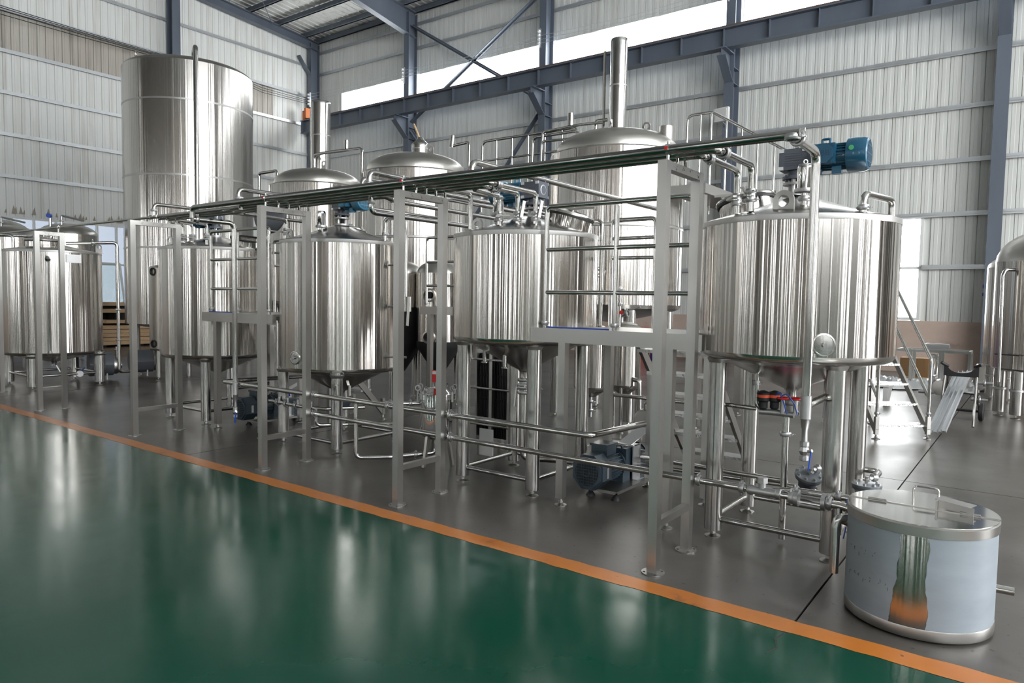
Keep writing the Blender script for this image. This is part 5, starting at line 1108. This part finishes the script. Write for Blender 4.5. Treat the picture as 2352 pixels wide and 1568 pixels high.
# brewhouse gallery railings
def railing(label, segs, posts, r=.022, group='gallery railings behind the domed tanks', extra=()):
    t = thing('gallery_railing', label, 'railing', (segs[0][0], segs[0][1], 3.1), group)
    part(MB().tube(segs, r, .1, 12), 'top_rail', pipe_steel, t)
    for a, b_ in posts: part(MB().cyl(a, b_, r * .75, n=10), 'rail_post', pipe_steel, t)
    for s in extra: part(MB().tube(s, r * .8, .06, 10), 'mid_rail', pipe_steel, t)
    return t
railing('bright tube railing of the gallery between the middle and the large domed tank', [(-7.6, 9.3, 3.1), (-7.6, 9.3, 4.27), (-5.75, 9.3, 4.27), (-5.75, 9.3, 3.1)], [((x, 9.3, 3.1), (x, 9.3, 4.27)) for x in (-7.3, -6.98, -6.66, -6.34, -6.02)], extra=([(-7.6, 9.3, 3.95), (-5.75, 9.3, 3.95)],))
railing('pair of bright pipes with rounded ends in front of the gallery railing', [(-6.15, 8.7, 2.9), (-6.15, 8.7, 4.05), (-5.35, 8.7, 4.05), (-5.35, 8.7, 3.8)], [], .024, extra=([(-5.85, 8.5, 2.9), (-5.85, 8.5, 3.92), (-5.35, 8.6, 3.92)],))
railing('stair railing with thin bars right of the large domed tank', [(-4.2, 9.8, 3.1), (-4.2, 9.8, 4.33), (-3.83, 9.8, 4.33), (-2.7, 9.8, 3.62), (-2.7, 9.8, 2.4)], [((x, 9.8, 2.9 if x > -3.9 else 3.1), (x, 9.8, 4.33 if x < -3.83 else 4.33 - (x + 3.83) * .63)) for x in (-4.0, -3.84, -3.62, -3.4, -3.18, -2.95)], .02)
gal = thing('gallery_deck', 'steel gallery deck edge right of the large domed tank', 'platform', (-3.5, 9.6, 0))
mb = MB(); mb.bx(-3.9, -3.42, 8.6, 10.4, 3.02, 3.14); part(mb, 'deck', satin_steel, gal, angle=None)
for x, y in ((-3.5, 8.7), (-3.5, 10.3)): 
    lg = part(MB().bx(x - .05, x + .05, y - .05, y + .05, .05, 3.02), 'leg', satin_steel, gal, angle=None); foot(lg, x, y, .07, .06)
for zz in (2.45, 1.95, 1.45, .95): part(MB().bx(-3.6, -3.0, 9.3, 9.5, zz - .03, zz), 'tread', checker, gal, angle=None)
# slim upright vessel behind the tank with the open lid
sv = vessel('side_vessel', 'slim dark upright vessel with two round ports left of the tank with the open lid', 'vessel', (-13.5, 7.05), .38, .60, 2.14, .06, .07, dull_steel, 3, .05)
for zz in (2.06, .70): part(MB().lathe_dir((-13.43, 6.68, zz), (.25, -.97, 0), [(.075, -.03), (.075, .02), (.055, .024), (.05, -.02), (0, -.02)], 22), 'port', grille_dark, sv)
# tanks at far left
for nm, lab, c_, r_, zz in (('domed_vessel', 'domed steel tank with blue-capped valves behind the leftmost tank', (-18.6, 7.25), .62, 3.0), ('domed_vessel', 'domed steel tank at the left edge behind the leftmost tank', (-19.85, 6.45), .62, 2.95)):
    v_ = vessel(nm, lab, 'tank', c_, r_, .8, zz, .3, .28, None, 4, .06, 64)
    mb = MB(); mb.tube([(c_[0] + .3, c_[1] - .25, zz + .1), (c_[0] + .3, c_[1] - .25, zz + .42), (c_[0] + .1, c_[1] + .3, zz + .36)], .025, .03, 8); mb.cyl((c_[0] + .2, c_[1] - .45, zz + .1), (c_[0] + .2, c_[1] - .45, zz + .45), .035, n=8); clamp(mb, (c_[0] + .3, c_[1] - .25, zz + .3), (0, 0, 1), .03); part(mb, 'top_piping', cast_steel, v_)
    part(MB().cyl((c_[0] + .28, c_[1] - .52, zz + .4), (c_[0] + .2, c_[1] - .45, zz + .4), .05, n=12), 'blue_cap', blue_plastic, v_)
wr = vessel('wrapped_vessel', 'dull grey vessel cut by the left edge of the picture', 'vessel', (-21.5, 6.6), .8, .8, 3.2, .2, .3, M('dusty_grey', (.55, .54, .52), .3, .5), 3, .07)
# level tube, plate and side pipes of the leftmost tank
lt = MB(); a = math.atan2(-5.2 + .4, 14.04 - .3); 
part(MB().cyl((-13.29, 4.86, .66), (-13.29, 4.86, 2.18), .016, n=10), 'level_tube', clear, Et)
for zz in (2.2, .62): mb = MB(); mb.lathe((-13.29, 4.86, zz), [(0, -.05), (.03, -.04), (.045, 0), (.03, .04), (0, .05)], 14); mb.cyl((-13.29, 4.86, zz), (-13.4, 4.93, zz), .02, n=8); part(mb, 'level_fitting', polish_steel, Et)
part(MB().cyl((-13.31, 4.87, .66), (-13.31, 4.87, 2.18), .03, n=14), 'level_guard', polish_steel, Et)
part(MB().box(-13.27, 5.25, 2.22, .006, .24, .14, R(3)), 'name_plate', alu, Et)
pipe('side_pipe', 'thin pipe looping from the manway of the leftmost tank down to the floor pumps', 'pipe', [(-13.7, 5.3, 2.50), (-13.35, 6.0, 2.55), (-13.35, 6.0, .22), (-13.5, 6.3, .2)], .028, None, [((-13.35, 6.0, 1.35), (0, 0, 1)), ((-13.35, 6.0, .8), (0, 0, 1)), ((-13.52, 5.66, 2.53), (.5, .9, 0))])
pipe('side_pipe', 'thin pipe looping over the left edge of the leftmost tank', 'pipe', [(-14.35, 4.72, 2.38), (-14.35, 4.72, 2.62), (-14.62, 4.42, 2.62), (-14.62, 4.42, 1.4)], .028, None, [((-14.62, 4.42, 1.45), (0, 0, 1))])
pipe('side_pipe', 'thin level pipe behind the manway of the leftmost tank', 'pipe', [(-15.4, 4.6, 2.66), (-14.1, 5.1, 2.62)], .025)
mb = MB(); mb.tube([(-13.95, 5.2, .35), (-13.9, 5.25, .22), (-13.5, 5.4, .22)], .018, .03, 8); mb.lathe_dir((-13.5, 5.4, .22), (.9, -.3, 0), [(.0, 0), (.055, 0), (.055, .03), (0, .03)], 18); part(mb, 'outlet_valve', cast_steel, Et); part(MB().bar((-13.48, 5.42, .27), (-13.4, 5.44, .33), .015, .01), 'blue_lever', blue_plastic, Et)
# floor pumps between the leftmost tank and the rack
for lab, x, y in (('grey hooded floor pump left of a pair behind the leftmost tank', -14.30, 6.15), ('grey hooded floor pump right of a pair beside the tall tank leg', -14.45, 6.98)):
    t = thing('hooded_pump', lab, 'pump', (x, y, 0), 'grey hooded floor pumps'); d = Vector((.25, .97, 0)); pl = [(.25 * math.cos(R(k)) * .95, .23 * math.sin(R(k))) for k in (0, 40, 75, 105, 140, 180, 215, 250, 290, 325)]
    part(MB().prism(pl, Vector((x, y, .29)) - d * .26, Vector((.97, -.25, 0)), (0, 0, 1), d * .40), 'hood', grey_wrap, t); q = Vector((x, y, .26)) + d * .14
    part(MB().lathe_dir(q, d, [(0, .16), (.06, .16), (.07, .12), (.15, .1), (.17, .07), (.17, 0), (0, 0)], 28), 'casing', dull_steel, t)
    for s in (-1, 1): part(MB().cyl((x + s * .13, y + .0, 0), (x + s * .13, y, .12), .016, n=8), 'foot', cast_steel, t)
    mb = MB(); mb.cyl(tuple(q + Vector((.08, .05, .1))), tuple(q + Vector((.08, .05, .36))), .025, n=10); clamp(mb, tuple(q + Vector((.08, .05, .3))), (0, 0, 1), .03); part(mb, 'outlet', cast_steel, t)
# timber stack by the left wall
GW = 'sawn planks stacked under the left window'
k = 0
for lay, (zz, off, ln) in enumerate(((.12, 0, 2.6), (.24, .05, 2.6), (.36, .0, 2.55), (.48, .08, 2.5), (.60, .02, 2.2), (.78, .3, 1.3), (1.10, .2, 1.2), (1.32, .1, 1.0))):
    for row in range(2):
        mb = MB().bx(-22.9 - row * .32, -22.6 - row * .32, 9.5 + off, 9.5 + off + ln, zz - .055, zz + .055 - (.01 if lay % 2 else 0))
        for g in range(2): mb.bx(-22.62 - row * .32, -22.595 - row * .32, 9.5 + off, 9.5 + off + ln, zz - .04 + g * .045, zz - .01 + g * .045)
        solo(mb, 'timber_plank', wood, 'pale timber planks, %s layer from the floor, %s side of the stack' % (['lowest', 'second', 'third', 'fourth', 'fifth', 'sixth', 'seventh', 'topmost'][lay], ['aisle', 'wall'][row]), 'timber', (-22.75 - row * .32, 9.5 + off + ln / 2, zz - .055), GW, angle=None); k += 1
mb = MB()
for y in (9.7, 10.8, 11.9): mb.bx(-23.3, -22.6, y, y + .1, 0, .06)
mb.bx(-23.30, -23.26, 9.7, 12, .0, 1.25); mb.bx(-23.2, -22.7, 10.3, 11.1, .69, .72); mb.bx(-23.2, -22.7, 10.1, 11, .84, 1.04)
solo(mb, 'timber_rack', black_matte, 'dark rack holding the timber planks by the left wall', 'rack', (-22.95, 10.8, 0), angle=None)

# ================================================================== RIGHT BACKGROUND
for lab, c_, r_, z0, z1, dm in (('dark domed steel tank cut by the right edge, nearer of two', (.14, 13.3), .72, .74, 2.33, .5), ('bright steel tank cut by the right edge, farther of two', (.02, 15.6), .82, .62, 2.35, .3)):
    u_ = vessel('domed_vessel', lab, 'tank', c_, r_, z0, z1, .12, dm, None, 0, .08, 64)
    for a in (200, 235, 310, 20):
        p = (c_[0] + (r_ - .12) * math.cos(R(a)), c_[1] + (r_ - .12) * math.sin(R(a))); lg = part(MB().cyl((*p, .06), (*p, z0), .085, n=20), 'leg', leg_steel, u_); foot(lg, *p, .07, .07); part(MB().lathe((*p, .42), [(.087, -.02), (.1, -.015), (.1, .015), (.087, .02)], 20), 'leg_ring', weld_steel, lg)
    if dm > .4: part(MB().tube([(-.33, 12.75, 2.2), (-.42, 12.66, 2.2), (-.45, 12.65, 2.12), (-.43, 12.64, .55)], .025, .05, 10), 'down_pipe', pipe_steel, u_); part(MB().bar((-.5, 12.75, .95), (-.2, 12.6, .95), .01, .015), 'strap', black_matte, u_)
tr = thing('pipe_trolley', 'wheeled trolley with a black curved cradle right of the steel stair', 'trolley', (-.83, 12.0, 0)); u = (1, 0, 0)
arc = [(-.22, .16), (-.17, .13)] + [(.16 * math.cos(R(q)), .17 + .10 * -math.sin(R(180 - q)) * -1 - .18) for q in ()] 
sad = [(-.21, -.06), (.21, -.06), (.21, .12), (.165, .10)] + [(.16 * math.cos(R(q)), .08 - .09 * math.sin(R(q))) for q in range(0, 181, 15)] + [(-.165, .10), (-.21, .12)]
part(MB().prism(sad, (-.84, 11.75, .72), u, (0, 0, 1), (0, .04, 0)), 'cradle', black_matte, tr)
for s in (-1, 1): part(MB().cyl((-.84 + s * .24, 11.72, .85), (-.84 + s * .16, 11.78, .80), .022, n=10), 'cradle_grip', black_rubber, tr)
for s in (-1, 1): part(MB().tube([(-.84 + s * .19, 11.75, .66), (-.84 + s * .2, 11.3, .03)], .018, n=8), 'stand_leg', pipe_steel, tr); part(MB().tube([(-.84 + s * .15, 11.8, .68), (-.84 + s * .22, 12.2, .14)], .02, n=8), 'frame_tube', satin_steel, tr)
part(MB().cyl((-1.08, 12.2, .135), (-.58, 12.2, .135), .018, n=10), 'axle', black_matte, tr)
for x in (-1.08, -.60): 
    w_ = part(MB().lathe_dir((x, 12.2, .135), (1, 0, 0), [(.06, -.03), (.11, -.035), (.132, -.02), (.132, .02), (.11, .035), (.06, .03)], 24), 'wheel', black_rubber, tr); part(MB().lathe_dir((x, 12.2, .135), (1, 0, 0), [(0, -.03), (.065, -.025), (.065, .025), (0, .03)], 20), 'hub', gear_grey, w_)
mb = MB(); mb.lathe_dir((-1.12, 12.25, .45), (0, 1, 0), [(0, -.2), (.11, -.19), (.12, 0), (.1, .2), (0, .2)], 20); part(mb, 'pump_motor', satin_steel, tr)
for p, d in (((-1.22, 12.1, .62), (0, 0, 1)), ((-1.28, 12.0, .38), (1, 0, 0)), ((-.62, 12.0, .33), (1, 0, 0)), ((-.58, 12.2, .55), (1, 0, 0)), ((-1.2, 12.2, .5), (0, 0, 1))): mb = MB(); clamp(mb, p, d, .035); mb.cyl(tuple(Vector(p) - Vector(d) * .1), tuple(Vector(p) + Vector(d) * .1), .022, n=8); part(mb, 'valve', cast_steel, tr)
GPf = 'galvanised steel channels leaning on the trolley'
for i, (xb, xt) in enumerate(((-1.05, -.93), (-.99, -.88), (-.945, -.83), (-.90, -.77))):
    mb = MB(); a, b_ = Vector((xb, 10.43, .03 + .012 * i)), Vector((xt, 12.25, .67 + .012 * i)); mb.bar(a, b_, .052, .004); s = Vector((.026, 0, 0)); mb.bar(a - s, b_ - s, .004, .05); mb.bar(a + s, b_ + s, .004, .05)
    solo(mb, 'steel_channel', galv, '%s of four galvanised channels leaning from the floor onto the black cradle' % ['leftmost', 'second from the left', 'third from the left', 'rightmost'][i], 'steel channel', (xb, 10.43, 0), GPf, angle=None)
tb = thing('steel_table', 'low light-grey steel table frame against the pink wall', 'table', (-1.62, 16.2, 0))
mb = MB(); mb.bx(-2.25, -1.0, 15.98, 16.02, .74, .79); mb.bx(-2.25, -1.0, 16.5, 16.54, .74, .79); mb.bx(-2.25, -2.21, 16.02, 16.5, .74, .79); mb.bx(-1.04, -1.0, 16.02, 16.5, .74, .79); part(mb, 'top_frame', cream_paint, tb, angle=None)
for x in (-2.0, -1.5, -1.02):
    for y in (16.0, 16.52): part(MB().bx(x - .025, x + .025, y - .02, y + .02, 0, .74), 'leg', cream_paint, tb, angle=None)
bd = MB(); bd.lathe_dir((-1.8, 16.25, .85), (1, 0, 0), [(0, 0), (.05, .0), (.065, .06), (.055, .14), (.07, .24), (.06, .34), (.065, .42), (0, .44)], 14); solo(bd, 'wrapped_bundle', film_white, 'white plastic-wrapped bundle lying on the low table frame', 'bundle', (-1.6, 16.25, .79))
cn = MB().lathe((-1.62, 16.35, 0), [(0, 0), (.085, 0), (.09, .02), (.09, .68), (.08, .7), (0, .7)], 24); solo(cn, 'steel_canister', pipe_steel, 'plain upright steel canister under the low table frame', 'canister', (-1.62, 16.35, 0))
bxo = thing('cardboard_box', 'brown cardboard box under the low table frame', 'box', (-2.1, 17.6, 0)); part(MB().bx(-2.38, -1.84, 17.4, 17.8, .12, .52), 'carton', cardboard, bxo, angle=None); part(MB().bx(-2.4, -1.8, 17.38, 17.82, 0, .12), 'pallet', wood, bxo, angle=None); part(MB().bx(-2.14, -2.08, 17.396, 17.4, .12, .52), 'tape', M('tape', (.5, .34, .2), 0, .4), bxo, angle=None)
# crumpled white sheeting
mb = MB(); nx, ny = 40, 14; rnd = random.Random(5); vs = []
for j in range(ny + 1):
    for i in range(nx + 1):
        e = min(i, nx - i, j, ny - j) / 3.0; h = .02 + min(1, e) * (.09 + .11 * abs(math.sin(i * .8 + j * 1.3)) * rnd.uniform(.3, 1)); vs.append((-2.75 + 1.9 * i / nx + rnd.uniform(-.02, .02), 17.0 + 1.1 * j / ny + .15 * math.sin(i * .4), h))
mb.add(vs, [(j * (nx + 1) + i, j * (nx + 1) + i + 1, (j + 1) * (nx + 1) + i + 1, (j + 1) * (nx + 1) + i) for j in range(ny) for i in range(nx)])
# keep the sheeting in front of the box
mb.v = [(x, y - 1.35 if x < -1.7 else y - 1.3, z) for x, y, z in mb.v]
solo(mb, 'plastic_sheeting', film_white, 'crumpled white plastic sheeting on the floor before the pink wall', 'plastic sheet', (-1.8, 16.2, 0))
bn = thing('floor_stool', 'low grey steel stool behind the stair treads', 'stool', (-2.15, 13.4, 0)); part(MB().bx(-2.4, -1.95, 13.2, 13.6, .28, .34), 'seat', cream_paint, bn, angle=None)
for x in (-2.36, -2.0): part(MB().prism([(0, 0), (.05, 0), (.09, .28), (.0, .28)], (x - .04, 13.22, 0), (1, 0, 0), (0, 0, 1), (0, .36, 0)), 'leg', cream_paint, bn)
cyl2 = MB().lathe((-.74, 16.6, 0), [(0, 0), (.2, 0), (.21, .03), (.21, .5), (.19, .53), (0, .53)], 28); solo(cyl2, 'steel_drum', dull_steel, 'short dull steel drum standing by the farther tank at the right edge', 'drum', (-.74, 16.6, 0))
for lab, x, m in (('red drum seen through the gap under the front platform', -9.08, MATS['red_paint']), ('blue drum seen through the gap under the front platform', -8.44, MATS['blue_plastic'])):
    solo(MB().lathe((x, 18.3, 0), [(0, 0), (.27, 0), (.28, .02), (.28, .3), (.29, .31), (.28, .32), (.28, .6), (.29, .61), (.28, .62), (.28, .9), (.26, .92), (0, .92)], 32), 'plastic_drum', m, lab, 'drum', (x, 18.3, 0))
sg2 = thing('wall_sign', 'white notice with a blue symbol on the back wall at the right', 'sign', (-.98, YB - .05, 2.08)); part(MB().bx(-1.12, -.84, YB - .06, YB - .045, 1.86, 2.29), 'board', white_plate, sg2, angle=None)
part(MB().lathe_dir((-.98, YB - .06, 2.13), (0, -1, 0), [(.11, 0), (.11, .004), (0, .004)], 28), 'blue_disc', blue_plastic, sg2); part(MB().bx(-1.09, -.87, YB - .064, YB - .06, 1.9, 1.98), 'blue_strip', blue_plastic, sg2, angle=None)
bt = thing('water_bottle', 'clear bottle with a red cap standing on a stair tread behind the vat tank', 'bottle', (-2.32, 6.42, .3)); part(MB().lathe((-2.32, 6.4, .43), [(0, 0), (.028, 0), (.03, .02), (.03, .12), (.012, .16), (.012, .175)], 18), 'bottle', pane_material('bottle_plastic', (.9, .92, .93), .2), bt); part(MB().lathe((-2.32, 6.4, .43), [(.014, .172), (.014, .195), (0, .195)], 14), 'cap', red_paint, bt)
flt = thing('flood_light', 'cream flood light on an arm fixed to the back wall column', 'lamp', (-7.22, YB - .8, 6.5)); part(MB().box(-7.22, YB - .84, 6.78, .42, .10, .36, R(-12)), 'housing', cream_paint, flt); part(MB().box(-7.23, YB - .9, 6.78, .34, .02, .28, R(-12)), 'lens', white_plate, flt); part(MB().bar((-7.22, YB - .8, 6.6), (-7.16, YB - .58, 6.5), .03, .03), 'arm', cast_steel, flt)
# insulators and wires
wi = thing('overhead_wires', 'thin dark wires strung along the left wall to the column', 'wire', (XL + .4, 10.6, 10.0)); 
for kk, (za, zb) in enumerate(((10.17, 10.08), (10.11, 10.05), (10.02, 10.0), (9.9, 9.95))): part(MB().tube([(XL + .42, 7.5, za), (XL + .42, 10.4, (za + zb) / 2 - .03), (XL + .42, 13.3, zb)], .011, .0, 6), 'wire', black_matte, wi)
w2 = thing('overhead_wires', 'thin dark wires between the tall tank top and the corner column', 'wire', (XL + .45, 17.8, 10.0))
for kk in range(4): part(MB().tube([(XL + .42, 14.4, 10.25 - kk * .03), (XL + .42, 17.0, 10.0 - kk * .09), (XL + .45, 19.2, 9.98 - kk * .07)], .009, 0, 6), 'wire', black_matte, w2)
w3 = thing('overhead_wires', 'pale wires strung along the back wall windows between columns', 'wire', (-16.5, YB - .7, 10.0))
for kk in range(3):
    for a, c in ((-25.3, -19.66), (-19.66, -13.41), (-13.41, -7.16), (-7.16, -.91)): part(MB().tube([(a, YB - .72, 9.95 + kk * .12), ((a + c) / 2, YB - .72, 9.86 + kk * .12), (c, YB - .72, 9.95 + kk * .12)], .007, 0, 6), 'wire', galv, w3)
for lab, x, y, zz in (('white insulator rack on the back wall column left of the bracing', -19.72, YB - .62, 9.85), ('white insulator rack on the back wall column right of the bracing', -13.47, YB - .62, 9.97), ('white insulator rack on the back wall column above the flood light', -7.22, YB - .62, 9.97), ('white insulator rack at the corner column beside the girder end', XL + .5, 19.25, 9.75)):
    t = thing('insulator_rack', lab, 'insulator', (x, y, zz)); part(MB().bx(x - .015, x + .015, y - .02, y + .05, zz - .1, zz + .5), 'bracket', galv, t, angle=None)
    for q in range(4): part(MB().lathe_dir((x, y - .02, zz + q * .13), (0, -1, 0), [(.02, 0), (.05, .03), (.03, .05), (.05, .07), (.03, .1), (0, .1)], 12), 'insulator', porcelain, t)
